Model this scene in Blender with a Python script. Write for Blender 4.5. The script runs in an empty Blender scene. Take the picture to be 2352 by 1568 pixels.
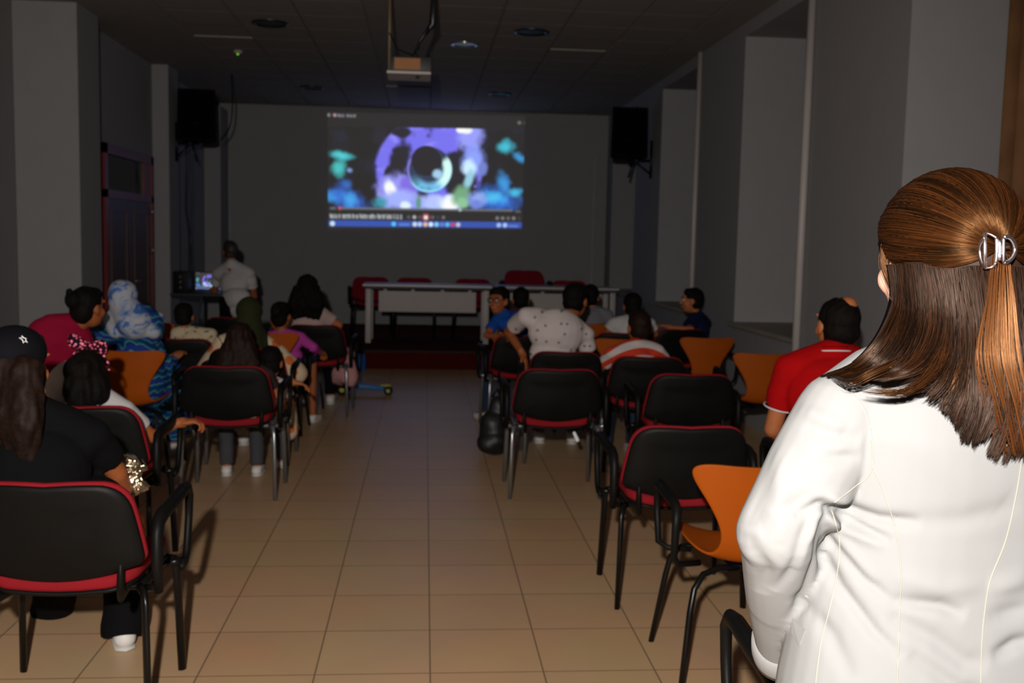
import bpy, bmesh, math, random
import numpy as np
from mathutils import Vector, Matrix, noise
random.seed(7); rng = np.random.default_rng(7)
PI = math.pi
C = bpy.context.scene.collection
SC = bpy.context.scene

# ---------------------------------------------------------------- camera
FPX, YAW, PITCH, ROLL, CH = 2356.5, .08606, .09675, .021665, 1.54
_f = Vector((math.sin(YAW)*math.cos(PITCH), math.cos(YAW)*math.cos(PITCH), -math.sin(PITCH)))
_r0 = Vector((math.cos(YAW), -math.sin(YAW), 0)); _u0 = _r0.cross(_f)
_r = _r0*math.cos(ROLL) + _u0*math.sin(ROLL); _u = -_r0*math.sin(ROLL) + _u0*math.cos(ROLL)
CP = Vector((0, 0, CH))
cd = bpy.data.cameras.new('camera'); cam = bpy.data.objects.new('camera', cd); C.objects.link(cam)
cd.sensor_width = 36; cd.lens = FPX/2352*36; cd.clip_start = .05; cd.clip_end = 60
cam.matrix_world = Matrix(((_r.x, _u.x, -_f.x, 0), (_r.y, _u.y, -_f.y, 0), (_r.z, _u.z, -_f.z, CH), (0, 0, 0, 1)))
cd.dof.use_dof = True; cd.dof.focus_distance = 1.75; cd.dof.aperture_fstop = 6.3
SC.camera = cam
SC.view_settings.view_transform = 'Standard'; SC.view_settings.look = 'None'
SC.view_settings.exposure = 0.0; SC.view_settings.gamma = 1.0; SC.view_settings.use_curve_mapping = False
w = bpy.data.worlds.new('world'); SC.world = w; w.use_nodes = True
w.node_tree.nodes['Background'].inputs[0].default_value = (.6, .7, 1, 1)
w.node_tree.nodes['Background'].inputs[1].default_value = .0015

def light(name, kind, loc, target, energy, color=(1, 1, 1), **k):
    d = bpy.data.lights.new(name, kind); o = bpy.data.objects.new(name, d); C.objects.link(o)
    o.location = loc; d.energy = energy; d.color = color
    o.rotation_euler = (Vector(target)-Vector(loc)).to_track_quat('-Z', 'Y').to_euler()
    for a, b in k.items(): setattr(d, a, b)
    return o
# the flash unit on the camera
light('camera_flash', 'SPOT', (-.18, -.3, 1.88), (-.3, 3.3, .75), 800, (1, .93, .87), spot_size=math.radians(120), spot_blend=1.0, shadow_soft_size=.035)
# the beam of the ceiling projector spilling onto the far wall, and stray light around it
light('projector_beam', 'SPOT', (-.1, 8.3, 2.85), (0, 16.1, 2.6), 1.2, (.45, .55, 1), spot_size=math.radians(30), spot_blend=.6, shadow_soft_size=.03)
light('projector_stray', 'SPOT', (-.1, 8.35, 2.9), (.05, 15.4, 3.53), 3.5, (.25, .38, 1), spot_size=math.radians(44), spot_blend=1, shadow_soft_size=.03)

def P(px, py, Y):            # the point at depth Y seen at a position of the photo
    d = _f + _r*((px-1176)/FPX) - _u*((py-784)/FPX)
    return CP + d*(Y/d.y)
def G(px, py, z=0.):
    d = _f + _r*((px-1176)/FPX) - _u*((py-784)/FPX)
    return CP + d*((z-CH)/d.z)

# ---------------------------------------------------------------- materials
MATS = {}
def mat(name, col, rough=.6, metal=0., spec=.5, var=.08, vs=6., bump=0., bs=60., emit=None, es=1., sheen=0., coat=0.):
    if name in MATS: return MATS[name]
    if spec == .5 and rough >= .84: spec = .1
    m = bpy.data.materials.new(name); m.use_nodes = True; nt = m.node_tree; b = nt.nodes['Principled BSDF']
    tc = nt.nodes.new('ShaderNodeTexCoord'); nz = nt.nodes.new('ShaderNodeTexNoise'); nz.inputs['Scale'].default_value = vs
    nz.inputs['Detail'].default_value = 3
    nt.links.new(tc.outputs['Object'], nz.inputs['Vector'])
    rp = nt.nodes.new('ShaderNodeValToRGB'); nt.links.new(nz.outputs['Fac'], rp.inputs[0])
    rp.color_ramp.elements[0].position = .3; rp.color_ramp.elements[1].position = .7
    rp.color_ramp.elements[0].color = tuple(c*(1-var) for c in col)+(1,)
    rp.color_ramp.elements[1].color = tuple(min(1, c*(1+var)) for c in col)+(1,)
    nt.links.new(rp.outputs[0], b.inputs['Base Color'])
    b.inputs['Roughness'].default_value = rough; b.inputs['Metallic'].default_value = metal
    b.inputs['Specular IOR Level'].default_value = spec; b.inputs['Sheen Weight'].default_value = sheen
    b.inputs['Coat Weight'].default_value = coat
    if emit: b.inputs['Emission Color'].default_value = tuple(emit)+(1,); b.inputs['Emission Strength'].default_value = es
    if bump:
        n2 = nt.nodes.new('ShaderNodeTexNoise'); n2.inputs['Scale'].default_value = bs; n2.inputs['Detail'].default_value = 4
        nt.links.new(tc.outputs['Object'], n2.inputs['Vector'])
        bp = nt.nodes.new('ShaderNodeBump'); bp.inputs['Strength'].default_value = bump; bp.inputs['Distance'].default_value = .0015
        nt.links.new(n2.outputs['Fac'], bp.inputs['Height']); nt.links.new(bp.outputs[0], b.inputs['Normal'])
    MATS[name] = m; return m
def pmat(name, stops, scale, kind='noise', rough=.8, dist=0., det=2., stretch=(1, 1, 1), const=True, flat=False):
    """a printed fabric: a colour ramp over noise, voronoi or bands"""
    m = bpy.data.materials.new(name); m.use_nodes = True; nt = m.node_tree; b = nt.nodes['Principled BSDF']
    tc = nt.nodes.new('ShaderNodeTexCoord'); mp = nt.nodes.new('ShaderNodeMapping'); mp.inputs['Scale'].default_value = stretch
    nt.links.new(tc.outputs['Object'], mp.inputs[0])
    if flat: mp.inputs['Rotation'].default_value = (PI/2, 0, 0)
    if kind == 'voronoi':
        t = nt.nodes.new('ShaderNodeTexVoronoi'); t.voronoi_dimensions = '2D' if flat else '3D'; t.inputs['Scale'].default_value = scale; out = t.outputs['Distance']
    elif kind == 'wave':
        t = nt.nodes.new('ShaderNodeTexWave'); t.bands_direction = 'Z'; t.inputs['Scale'].default_value = scale
        t.inputs['Distortion'].default_value = dist; t.inputs['Detail'].default_value = det; out = t.outputs['Fac']
    else:
        t = nt.nodes.new('ShaderNodeTexNoise'); t.inputs['Scale'].default_value = scale; t.inputs['Detail'].default_value = det
        t.inputs['Distortion'].default_value = dist; out = t.outputs['Fac']
    nt.links.new(mp.outputs[0], t.inputs['Vector'])
    rp = nt.nodes.new('ShaderNodeValToRGB'); rp.color_ramp.interpolation = 'CONSTANT' if const else 'LINEAR'
    els = rp.color_ramp.elements
    els[0].position, els[0].color = stops[0][0], tuple(stops[0][1])+(1,)
    els[1].position, els[1].color = stops[1][0], tuple(stops[1][1])+(1,)
    for p, c in stops[2:]:
        e = els.new(p); e.color = tuple(c)+(1,)
    nt.links.new(out, rp.inputs[0]); nt.links.new(rp.outputs[0], b.inputs['Base Color']); b.inputs['Roughness'].default_value = rough; b.inputs['Specular IOR Level'].default_value = .1
    return m
WALL = mat('painted_plaster', (.30, .297, .305), .9, var=.02, bump=.12, bs=90)
CEILM = mat('ceiling_board', (.3, .275, .25), .95, var=.04, bump=.3, bs=220)
BLACKP = mat('black_plastic', (.0045, .0045, .0042), .5, spec=.13, bump=.15, bs=400, var=.1)
BLACKM = mat('black_metal', (.004, .004, .004), .3, spec=.25)
GREYM = mat('grey_metal', (.3, .32, .34), .3, metal=.8)
REDF = mat('red_fabric', (.21, .009, .014), .9, bump=.4, bs=500)
DREDF = mat('dark_red_fabric', (.2, .008, .02), .9, bump=.3, bs=500)
ORWOOD = mat('orange_stained_plywood', (.34, .066, .002), .5, spec=.2, var=.1, vs=3, bump=.05, bs=80)
WHITEL = mat('white_laminate', (.45, .4, .385), .5, var=.02)
WHITEM = mat('white_metal', (.45, .41, .39), .45, var=.02)
CARPET = mat('dark_red_carpet', (.06, .004, .004), .98, bump=.5, bs=300)
SKIN_L = mat('light_skin', (.72, .42, .32), .5, spec=.3, var=.05, vs=30)
SKIN_M = mat('tan_skin', (.42, .14, .05), .55, spec=.3, var=.06, vs=30)
SKIN_D = mat('brown_skin', (.32, .095, .03), .55, spec=.3, var=.06, vs=30)
HAIR_B = mat('black_hair', (.004, .003, .0025), .75, spec=.12, var=.4, vs=60, bump=.5, bs=160)
HAIR_BR = mat('dark_brown_hair', (.012, .005, .003), .65, spec=.15, var=.4, vs=60, bump=.8, bs=120)
BLACKC = mat('black_cloth', (.003, .003, .0035), .9, sheen=.0, bump=.3, bs=200)

# ---------------------------------------------------------------- mesh building
class B:
    def __init__(s): s.v = []; s.f = []
    def add(s, vs, fs):
        n = len(s.v); s.v += [Vector(v) for v in vs]; s.f += [tuple(i+n for i in f) for f in fs]; return s
    def box(s, a, b, rot=0.):
        x0, y0, z0 = a; x1, y1, z1 = b
        vs = [(x, y, z) for z in (z0, z1) for y in (y0, y1) for x in (x0, x1)]
        if rot:
            c = Vector(((x0+x1)/2, (y0+y1)/2, 0)); M = Matrix.Rotation(rot, 3, 'Z')
            vs = [M @ (Vector(v)-c)+c for v in vs]
        return s.add(vs, [(0, 2, 3, 1), (4, 5, 7, 6), (0, 1, 5, 4), (2, 6, 7, 3), (0, 4, 6, 2), (1, 3, 7, 5)])
    def tube(s, pts, rad, n=10, flat=1., up=(0, 0, 1), cap=True):
        pts = [Vector(p) for p in pts]
        rad = rad if hasattr(rad, '__len__') else [rad]*len(pts)
        vs = []; N = len(pts); side0 = None
        for i, p in enumerate(pts):
            t = (pts[min(i+1, N-1)]-pts[max(i-1, 0)])
            t = t.normalized() if t.length > 1e-9 else Vector((0, 0, 1))
            if side0 is None:
                u = Vector(up)
                if abs(t.dot(u)) > .95: u = Vector((0, 1, 0)) if abs(t.y) < .9 else Vector((1, 0, 0))
                side0 = t.cross(u).normalized()
            side0 = (side0-t*side0.dot(t)).normalized(); u2 = side0.cross(t)
            for k in range(n):
                a = 2*PI*k/n
                vs.append(p+side0*(math.cos(a)*rad[i]*flat)+u2*(math.sin(a)*rad[i]))
        fs = [(i*n+k, i*n+(k+1) % n, (i+1)*n+(k+1) % n, (i+1)*n+k) for i in range(N-1) for k in range(n)]
        if cap: fs += [tuple(range(n))[::-1], tuple((N-1)*n+k for k in range(n))]
        return s.add(vs, fs)
    def ell(s, c, r, M=None, nu=20, nv=12):
        c = Vector(c); r = r if hasattr(r, '__len__') else (r, r, r); vs = []
        for j in range(1, nv):
            th = PI*j/nv
            for k in range(nu):
                a = 2*PI*k/nu
                vs.append(Vector((r[0]*math.sin(th)*math.cos(a), r[1]*math.sin(th)*math.sin(a), r[2]*math.cos(th))))
        vs += [Vector((0, 0, r[2])), Vector((0, 0, -r[2]))]
        fs = [((j)*nu+k, (j+1)*nu+k, (j+1)*nu+(k+1) % nu, j*nu+(k+1) % nu) for j in range(nv-2) for k in range(nu)]
        T = len(vs)-2
        fs += [(T, k, (k+1) % nu) for k in range(nu)] + [(T+1, (nv-2)*nu+(k+1) % nu, (nv-2)*nu+k) for k in range(nu)]
        if M is not None: vs = [M @ v for v in vs]
        return s.add([v+c for v in vs], fs)
    def cap(s, p0, r0, p1, r1, n=14, flat0=False, flat1=False):
        """a tapered limb with round ends"""
        p0 = Vector(p0); p1 = Vector(p1); d = p1-p0; L = d.length; t = d.normalized() if L > 1e-6 else Vector((0, 0, 1))
        pts, rad = [], []
        if not flat0:
            for a in (80, 60, 40, 20): pts.append(p0-t*(r0*math.sin(math.radians(a)))); rad.append(r0*math.cos(math.radians(a)))
        pts.append(p0); rad.append(r0)
        for k in (1/3, 2/3): pts.append(p0+d*k); rad.append(r0+(r1-r0)*k)
        pts.append(p1); rad.append(r1)
        if not flat1:
            for a in (20, 40, 60, 80): pts.append(p1+t*(r1*math.sin(math.radians(a)))); rad.append(r1*math.cos(math.radians(a)))
        return s.tube(pts, rad, n)
    def slab(s, outline, th, fn, rings=7, edge=.35):
        """solid plate from a 2-D outline, bent by fn(x, z, t), t from -1 (back) to 1 (front)"""
        n = len(outline); cx = sum(p[0] for p in outline)/n; cz = sum(p[1] for p in outline)/n
        sc = [i/rings for i in range(1, rings+1)]
        prof = [(q*(1-edge*0), 1.) for q in sc[:-1]] + [(.985, .8), (1., .35), (1., -.35), (.985, -.8)] + [(q, -1.) for q in sc[:-1][::-1]]
        vs = []
        for q, t in prof:
            for x, z in outline: vs.append(fn(cx+(x-cx)*q, cz+(z-cz)*q, t*th/2))
        vs += [fn(cx, cz, th/2), fn(cx, cz, -th/2)]
        m = len(prof); fs = [(i*n+k, (i+1)*n+k, (i+1)*n+(k+1) % n, i*n+(k+1) % n) for i in range(m-1) for k in range(n)]
        T = m*n; fs += [(T, k, (k+1) % n) for k in range(n)] + [(T+1, (m-1)*n+(k+1) % n, (m-1)*n+k) for k in range(n)]
        return s.add(vs, fs)
def obj(name, b, m, parent=None, smooth=True, off=None, bevel=0., voxel=0., it=4, post=None, autos=None):
    me = bpy.data.meshes.new(name)
    off = Vector(off) if off is not None else Vector((0, 0, 0))
    me.from_pydata([tuple(v-off) for v in b.v], [], b.f)
    bm = bmesh.new(); bm.from_mesh(me); bmesh.ops.recalc_face_normals(bm, faces=bm.faces)
    if bevel: bmesh.ops.bevel(bm, geom=bm.edges[:], offset=bevel, segments=2, affect='EDGES', profile=.6)
    bm.to_mesh(me); bm.free()
    if voxel:
        t = bpy.data.objects.new('tmp', me); C.objects.link(t)
        q = t.modifiers.new('r', 'REMESH'); q.mode = 'VOXEL'; q.voxel_size = voxel
        if it: q = t.modifiers.new('s', 'SMOOTH'); q.factor = .5; q.iterations = it
        dg = bpy.context.evaluated_depsgraph_get(); dg.update()
        m2 = bpy.data.meshes.new_from_object(t.evaluated_get(dg)); bpy.data.objects.remove(t); bpy.data.meshes.remove(me); me = m2; me.name = name
        me.materials.clear()
        if post:
            n = len(me.vertices); co = np.empty(n*3); me.vertices.foreach_get('co', co); no = np.empty(n*3); me.vertices.foreach_get('normal', no)
            co = co.reshape(-1, 3)+np.array(off); co = post(co, no.reshape(-1, 3))-np.array(off)
            me.vertices.foreach_set('co', co.ravel()); me.update()
    o = bpy.data.objects.new(name, me); C.objects.link(o); me.materials.append(m)
    if smooth:
        me.polygons.foreach_set('use_smooth', [True]*len(me.polygons))
        if autos: me.set_sharp_from_angle(angle=math.radians(autos))
    if parent: o.parent = parent
    return o
def tag(o, label, cat, group=None, kind=None):
    o['label'] = label; o['category'] = cat
    if group: o['group'] = group
    if kind: o['kind'] = kind
    return o
def thing(name, label, cat, loc=(0, 0, 0), rz=0., group=None):
    o = bpy.data.objects.new(name, None); C.objects.link(o); o.location = loc; o.rotation_euler = (0, 0, rz); o.empty_display_size = .1
    return tag(o, label, cat, group)
def dup(root, loc, rz, label=None, group=None, sc=None):
    def cp(o, par):
        c = o.copy(); C.objects.link(c); c.parent = par
        for ch in o.children: cp(ch, c)
        return c
    r = cp(root, None); r.location = loc; r.rotation_euler = (0, 0, rz)
    if sc: r.scale = sc
    if label: r['label'] = label
    if group: r['group'] = group
    return r
def struct(name, b, m, smooth=False, **k):
    o = obj(name, b, m, smooth=smooth, **k); o['kind'] = 'structure'; return o

# ---------------------------------------------------------------- the room
H, XR, XL, YB, YN = 3.53, 2.83, -3.24, 16.1, -2.2
TS, TX, TY = .4077, .038, 3.546
fm = bpy.data.materials.new('floor_tiles'); fm.use_nodes = True; nt = fm.node_tree; pb = nt.nodes['Principled BSDF']
tc = nt.nodes.new('ShaderNodeTexCoord'); mp = nt.nodes.new('ShaderNodeMapping')
mp.inputs['Location'].default_value = (-TX/TS, -TY/TS, 0); mp.inputs['Scale'].default_value = (1/TS, 1/TS, 1)
br = nt.nodes.new('ShaderNodeTexBrick'); br.offset = 0; br.inputs['Scale'].default_value = 1
br.inputs['Brick Width'].default_value = 1; br.inputs['Row Height'].default_value = 1
br.inputs['Mortar Size'].default_value = .008; br.inputs['Mortar Smooth'].default_value = .3; br.inputs['Bias'].default_value = 0
br.inputs['Color1'].default_value = (.60, .385, .215, 1); br.inputs['Color2'].default_value = (.64, .415, .235, 1); br.inputs['Mortar'].default_value = (.22, .15, .08, 1)
nz = nt.nodes.new('ShaderNodeTexNoise'); nz.inputs['Scale'].default_value = 2.2; nz.inputs['Detail'].default_value = 6
mx = nt.nodes.new('ShaderNodeMix'); mx.data_type = 'RGBA'; mx.blend_type = 'MULTIPLY'; mx.inputs['Factor'].default_value = .25
nt.links.new(tc.outputs['Object'], mp.inputs[0]); nt.links.new(mp.outputs[0], br.inputs['Vector']); nt.links.new(tc.outputs['Object'], nz.inputs['Vector'])
nt.links.new(br.outputs['Color'], mx.inputs['A']); nt.links.new(nz.outputs['Color'], mx.inputs['B']); nt.links.new(mx.outputs['Result'], pb.inputs['Base Color'])
pb.inputs['Roughness'].default_value = .38; pb.inputs['Specular IOR Level'].default_value = .3
bp = nt.nodes.new('ShaderNodeBump'); bp.invert = True; bp.inputs['Strength'].default_value = .3; bp.inputs['Distance'].default_value = .002
nt.links.new(br.outputs['Fac'], bp.inputs['Height']); nt.links.new(bp.outputs[0], pb.inputs['Normal'])
struct('floor', B().box((-3.9, YN, -.1), (3.7, YB+.3, 0)), fm)

# ceiling: boards on a grid, each board a shallow slab with a gap to the next
cb = B().box((-3.9, YN, H+.02), (3.7, YB+.3, H+.12))
cb.box((-3.9, YN, H), (-2.354-.012, YB, H+.03)).box((2.46+.012, YN, H), (3.7, YB, H+.03))
nx0, ny0 = .05, 9.0
for i in range(-4, 4):
    for j in range(-18, 13):
        x0 = nx0+i*.602; y0 = ny0+j*.602; dz = 0.
        if y0+.6 < 2 or y0 > YB: continue
        if (i, j) in ((-4, 2), (2, 2)): dz = .012
        if i == -1 and -2 <= j <= 7: dz = .028
        cb.box((x0+.011, y0+.003, H+dz), (x0+.591, min(y0+.599, YB), H+.05))
struct('ceiling', cb, CEILM)
struct('wall_back', B().box((-3.9, YB, 0), (3.7, YB+.3, H+.1)), WALL)
struct('wall_behind', B().box((-3.9, YN-.2, 0), (3.7, YN, H+.1)), WALL)
# right wall: piers between deep window recesses
WIN = [(4.32, 5.97), (7.56, 9.18), (10.69, 12.4), (13.88, 15.62)]
rb = B(); ys = [YN]+[q for wv in WIN for q in wv]+[YB]
for k in range(0, len(ys), 2): rb.box((XR, ys[k], 0), (XR+.72, ys[k+1], H+.01))
for a, c in WIN: rb.box((XR, a, 0), (XR+.72, c, .85)).box((XR, a, 3.41), (XR+.72, c, H+.01))
struct('wall_right', rb, WALL)
WINDF = mat('window_frame_paint', (.25, .2, .17), .5); GLASSN = mat('night_glass', (.01, .012, .015), .06, spec=.6)
SILLM = mat('sill_stone', (.3, .26, .21), .6, var=.1)
for k, (a, c) in enumerate(WIN):
    fr = B()
    for q in (a, (a+c)/2-.03, c-.06): fr.box((XR+.64, q, .85), (XR+.7, q+.06, 3.41))
    for z in (.85, 2.5, 3.35): fr.box((XR+.645, a, z), (XR+.695, c, z+.06))
    wo = struct('window_%d' % (k+1), fr, WINDF)
    obj('pane', B().box((XR+.665, a+.02, .87), (XR+.672, c-.02, 3.39)), GLASSN, wo, smooth=False)
    obj('window_sill', B().box((XR-.05, a-.03, .82), (XR+.66, c+.03, .856)), SILLM, wo, smooth=False)
# left wall with two pillars
struct('wall_left', B().box((-3.9, YN, 0), (-3.6, 9.47, H+.01)).box((-3.9, 9.47, 0), (XL, YB, H+.01)), WALL)
struct('trim_1', B().box((-3.595, 9.455, 0), (-3.05, 10.05, H+.005)), WALL)
struct('trim_2', B().box((XL-.1, 12.66, 0), (-3.05, 13.15, H+.005)), WALL)
# door in the left wall
DRED = mat('dark_red_door_paint', (.17, .008, .006), .4); DPAN = mat('dark_brown_door_panel', (.07, .03, .025), .45)
y0, y1 = 10.66, 12.5
df = B().box((XL-.02, y0, 0), (XL+.05, y0+.09, 2.44)).box((XL-.02, y1-.09, 0), (XL+.05, y1, 2.44)).box((XL-.02, y0, 2.34), (XL+.05, y1, 2.44)).box((XL-.02, y0, 1.9), (XL+.05, y1, 1.98))
df.box((XL-.02, y1-.35, 1.98), (XL+.035, y1-.09, 2.34))
dr = struct('door_1', df, DRED)
ym = (y0+y1)/2
for a, c in ((y0+.09, ym-.01), (ym+.01, y1-.09)):
    lf = B().box((XL-.01, a, .02), (XL+.03, c, 1.9)); o = obj('door_leaf', lf, DPAN, dr, smooth=False)
    obj('panel_moulding', B().box((XL+.03, a+.12, .2), (XL+.042, a+.16, 1.8)).box((XL+.03, c-.16, .2), (XL+.042, c-.12, 1.8)).box((XL+.03, a+.16, .2), (XL+.042, c-.16, .24)).box((XL+.03, a+.16, 1.76), (XL+.042, c-.16, 1.8)), DPAN, o, smooth=False)
obj('transom_glass', B().box((XL+.0, y0+.09, 1.98), (XL+.02, y1-.35, 2.34)), GLASSN, dr, smooth=False)
obj('door_handle', B().tube([(XL+.03, ym+.08, 1.02), (XL+.08, ym+.08, 1.02), (XL+.08, ym+.2, 1.02)], .011), GREYM, dr)
for z in (.4, 1.3, 1.75): obj('hinge', B().tube([(XL+.055, y1-.09, z), (XL+.055, y1-.09, z+.1)], .012), GREYM, dr)
struct('baseboard_left', B().box((-3.6, YN, 0), (-3.585, 9.47, .08)).box((-3.05, 9.46, 0), (-3.04, 10.06, .08)), SILLM)
# low stage at the far end
stg = struct('floor_stage', B().box((-2.2, 12.22, 0), (XR-.005, YB-.005, .22)), CARPET); stg.name = 'floor_stage'
struct('trim_3', B().box((-2.21, 12.2, .2), (XR-.006, 12.24, .228)), mat('stage_edge', (.015, .004, .004), .8))
# pipes and cable duct
def pipe(name, label, x, y, r, z0=0., z1=H-.005, m=WHITEM, sq=False):
    b = B()
    if sq: b.box((x-r, y-r*.5, z0), (x+r, y+r*.5, z1))
    else: b.tube([(x, y, z0), (x, y, z1)], r, 16)
    return tag(obj(name, b, m, smooth=not sq), label, 'pipe')
pipe('wall_pipe', 'white vertical pipe beside the closest window recess, nearest the standing woman', XR-.032, 7.5, .03)
pipe('wall_pipe', 'slim white vertical pipe beside the middle window recess, behind the boy in navy', XR-.028, 10.62, .026)
pipe('cable_duct', 'narrow grey cable duct down the far wall near its right corner', 2.62, YB-.012, .022, .22, 2.9, m=mat('grey_duct', (.3, .3, .32), .6), sq=True)
pipe('cable_duct', 'narrow grey cable duct down the far wall beside the standing man', -2.98, YB-.012, .015, .22, 2.7, m=MATS['grey_duct'], sq=True)
tag(obj('wall_column', B().box((-3.235, 15.5, 0), (-3.0, 16.09, H-.11)), WALL, smooth=False), 'shallow white boxed column in the far left corner of the hall', 'column')
# curtain at the nearest window
cu = B(); NP = 120; prof = []
for i in range(NP+1):
    t = i/NP; prof.append((3.42+.2*t+.028*math.sin(t*34), 5.93-.9*t+.03*math.cos(t*34)))
vs = []; fs = []
for z in (.9, 1.6, 2.4, 3.38): vs += [(x+.004*math.sin(z*7+x*30), y, z) for x, y in prof]
n = NP+1
for r in range(3): fs += [(r*n+i, r*n+i+1, (r+1)*n+i+1, (r+1)*n+i) for i in range(NP)]
co = obj('curtain', B().add(vs, fs), mat('brown_curtain_cloth', (.2, .1, .045), .85, var=.15, bump=.3, bs=200))
sm = co.modifiers.new('thickness', 'SOLIDIFY'); sm.thickness = .004
tag(co, 'brown curtain hanging in vertical folds at the right edge behind the standing woman', 'curtain')

# ---------------------------------------------------------------- ceiling fittings
def oval(name, label, x, y, r, m_ring, m_in, cat, group, depth=.02):
    t = thing(name, label, cat, (x, y, H), 0, group)
    b = B(); n = 32; vs = []
    for rr, z in ((r, -.001), (r, -.014), (r*.8, -.018), (r*.78, -.004)): vs += [(rr*math.cos(2*PI*k/n), rr*math.sin(2*PI*k/n), z) for k in range(n)]
    b.add(vs, [(i*n+k, i*n+(k+1) % n, (i+1)*n+(k+1) % n, (i+1)*n+k) for i in range(3) for k in range(n)])
    obj('ring', b, m_ring, t); obj('grille', B().tube([(0, 0, -.0035), (0, 0, -.008)], r*.79, 32), m_in, t, autos=30)
    return t
DK = mat('dark_grille', (.012, .012, .014), .35); GR = 'round fittings in the ceiling'
oval('ceiling_vent', 'black round ceiling vent, the left one of the nearer pair', -1.473, 10.0, .17, DK, DK, 'vent', GR)
oval('ceiling_vent', 'black round ceiling vent, the right one of the nearer pair', .98, 9.93, .165, DK, DK, 'vent', GR)
oval('ceiling_vent', 'black round ceiling vent far back on the left above the wall', -1.53, 14.1, .16, DK, DK, 'vent', GR)
oval('ceiling_vent', 'black round ceiling vent far back on the right near the wall', .98, 14.1, .15, DK, DK, 'vent', GR)
oval('ceiling_light', 'unlit round recessed ceiling light with a shiny rim, right of the projector', .371, 10.68, .14, mat('shiny_rim', (.6, .62, .65), .2, metal=.9), mat('lamp_glass', (.3, .3, .32), .3), 'ceiling light', None)
t = thing('smoke_detector', 'small ceiling detector with a glowing green light', 'detector', (-2.04, 11.54, H))
obj('housing', B().tube([(0, 0, 0), (0, 0, -.02), (0, 0, -.035)], [.05, .05, .03], 24), WHITEL, t)
obj('indicator', B().ell((0, -.02, -.04), .012), mat('green_led', (.2, .8, .1), .4, emit=(.25, 1, .02), es=.5), t)
# projector hanging from the ceiling
pt = thing('projector', 'black ceiling projector hanging on a pole with its lens towards the far wall', 'projector', (-.125, 8.1, 2.86))
obj('housing', B().box((-.155, -.13, -.05), (.155, .16, .06)), mat('projector_case', (.02, .02, .022), .5), pt, bevel=.01, autos=40)
obj('rear_vent', B().box((-.125, -.136, -.04), (.07, -.129, .045)), mat('amber_vent', (.35, .12, .01), .5), pt, smooth=False)
lb = B(); lb.tube([(.03, .15, .0), (.03, .2, .0)], .04, 20); obj('lens', lb, GLASSN, pt, autos=40)
obj('mount_plate', B().box((-.18, -.16, -.075), (.15, .2, -.056)), mat('mount_steel', (.55, .5, .44), .5), pt, smooth=False)
obj('mount_knob', B().tube([(.05, -.05, -.09), (.05, -.05, -.075)], .014, 12), DK, pt)
obj('mount_pole', B().tube([(-.17, .05, -.06), (-.17, .05, H-2.86)], .011, 12), mat('dull_brass', (.2, .15, .08), .5), pt)
obj('mount_arm', B().tube([(.13, .05, -.06), (.13, .05, .1)], .012, 10).tube([(.0, .05, .06), (.07, .05, .22), (.16, .02, .33), (.17, .0, H-2.86)], [.01, .01, .03, .02], 10), DK, pt)
obj('signal_lead', B().tube([(.04, -.1, .05), (.06, -.08, .16), (.12, -.02, .27), (.15, 0, .36)], .006, 8).tube([(-.17, .0, .25), (-.1, -.05, .12), (.0, -.08, .08), (.06, -.1, .06)], .005, 8), BLACKM, pt)

# ---------------------------------------------------------------- loudspeakers
def speaker(label, xc, y, zc, wall_x, rz):
    s = 1 if wall_x > xc else -1
    t = thing('loudspeaker', label, 'loudspeaker', (xc, y, zc), rz, 'wall loudspeakers')
    n = [(-.22, .17), (-.22, -.17), (.22, -.17), (.22, .17)]
    b = B(); vs = []
    for z, k in ((-.31, 1.), (.31, .94)): vs += [(x*k, yy*k, z) for x, yy in ((-.235, .0), (.235, .0), (.16, .33), (-.16, .33))]
    b.add(vs, [(0, 1, 2, 3), (7, 6, 5, 4), (0, 4, 5, 1), (1, 5, 6, 2), (2, 6, 7, 3), (3, 7, 4, 0)])
    obj('cabinet', b, mat('speaker_black', (.003, .003, .003), .7, spec=.05), t, bevel=.012, autos=40)
    obj('grille', B().box((-.2, -.012, -.27), (.2, .0, .27)), mat('speaker_grille', (.002, .002, .002), .8, spec=.03, bump=.6, bs=300), t, smooth=False)
    obj('handle', B().tube([(-.07, -.02, -.1), (-.07, -.035, -.1), (.07, -.035, -.1), (.07, -.02, -.1)], .006), BLACKM, t)
    k = obj('bracket', B(), BLACKM, t)
    c, sn = math.cos(-rz), math.sin(-rz)
    def L(x, yy, z): dx, dy = x-xc, yy-y; return (dx*c-dy*sn, dx*sn+dy*c, z-zc)
    b = B(); wx = wall_x-s*.012
    b.tube([L(wx, y+.12, zc-.08), L(wx, y+.12, zc-.55)], .02, 4).tube([L(wx, y+.12, zc-.33), L(xc, y+.12, zc-.33)], .016, 8)
    b.tube([L(wx, y+.12, zc-.5), L(xc+s*.1, y+.12, zc-.34)], .012, 8).tube([L(xc+s*.08, y+.1, zc-.3), L(xc+s*.02, y+.1, zc-.55)], .014, 8)
    bpy.data.objects.remove(k); obj('bracket', b, BLACKM, t)
    return t
speaker('black loudspeaker on a wall bracket left of the projected picture, above the laptop', -2.77, 12.86, 2.98, -3.05, .12)
speaker('black loudspeaker on a wall bracket right of the projected picture, between two windows', 2.51, 12.75, 2.92, XR, -.1)
def cable(label, pts, r=.008, m=None):
    pts = [Vector(p) for p in pts]; out = []
    for i in range(len(pts)-1):
        p0, p1, p2, p3 = pts[max(i-1, 0)], pts[i], pts[i+1], pts[min(i+2, len(pts)-1)]
        for k in range(6):
            t = k/6; out.append(.5*((2*p1)+(p2-p0)*t+(2*p0-5*p1+4*p2-p3)*t*t+(3*p1-p0-3*p2+p3)*t**3))
    out.append(pts[-1]); return tag(obj('cable', B().tube(out, r, 8), m or BLACKM), label, 'cable')
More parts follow.
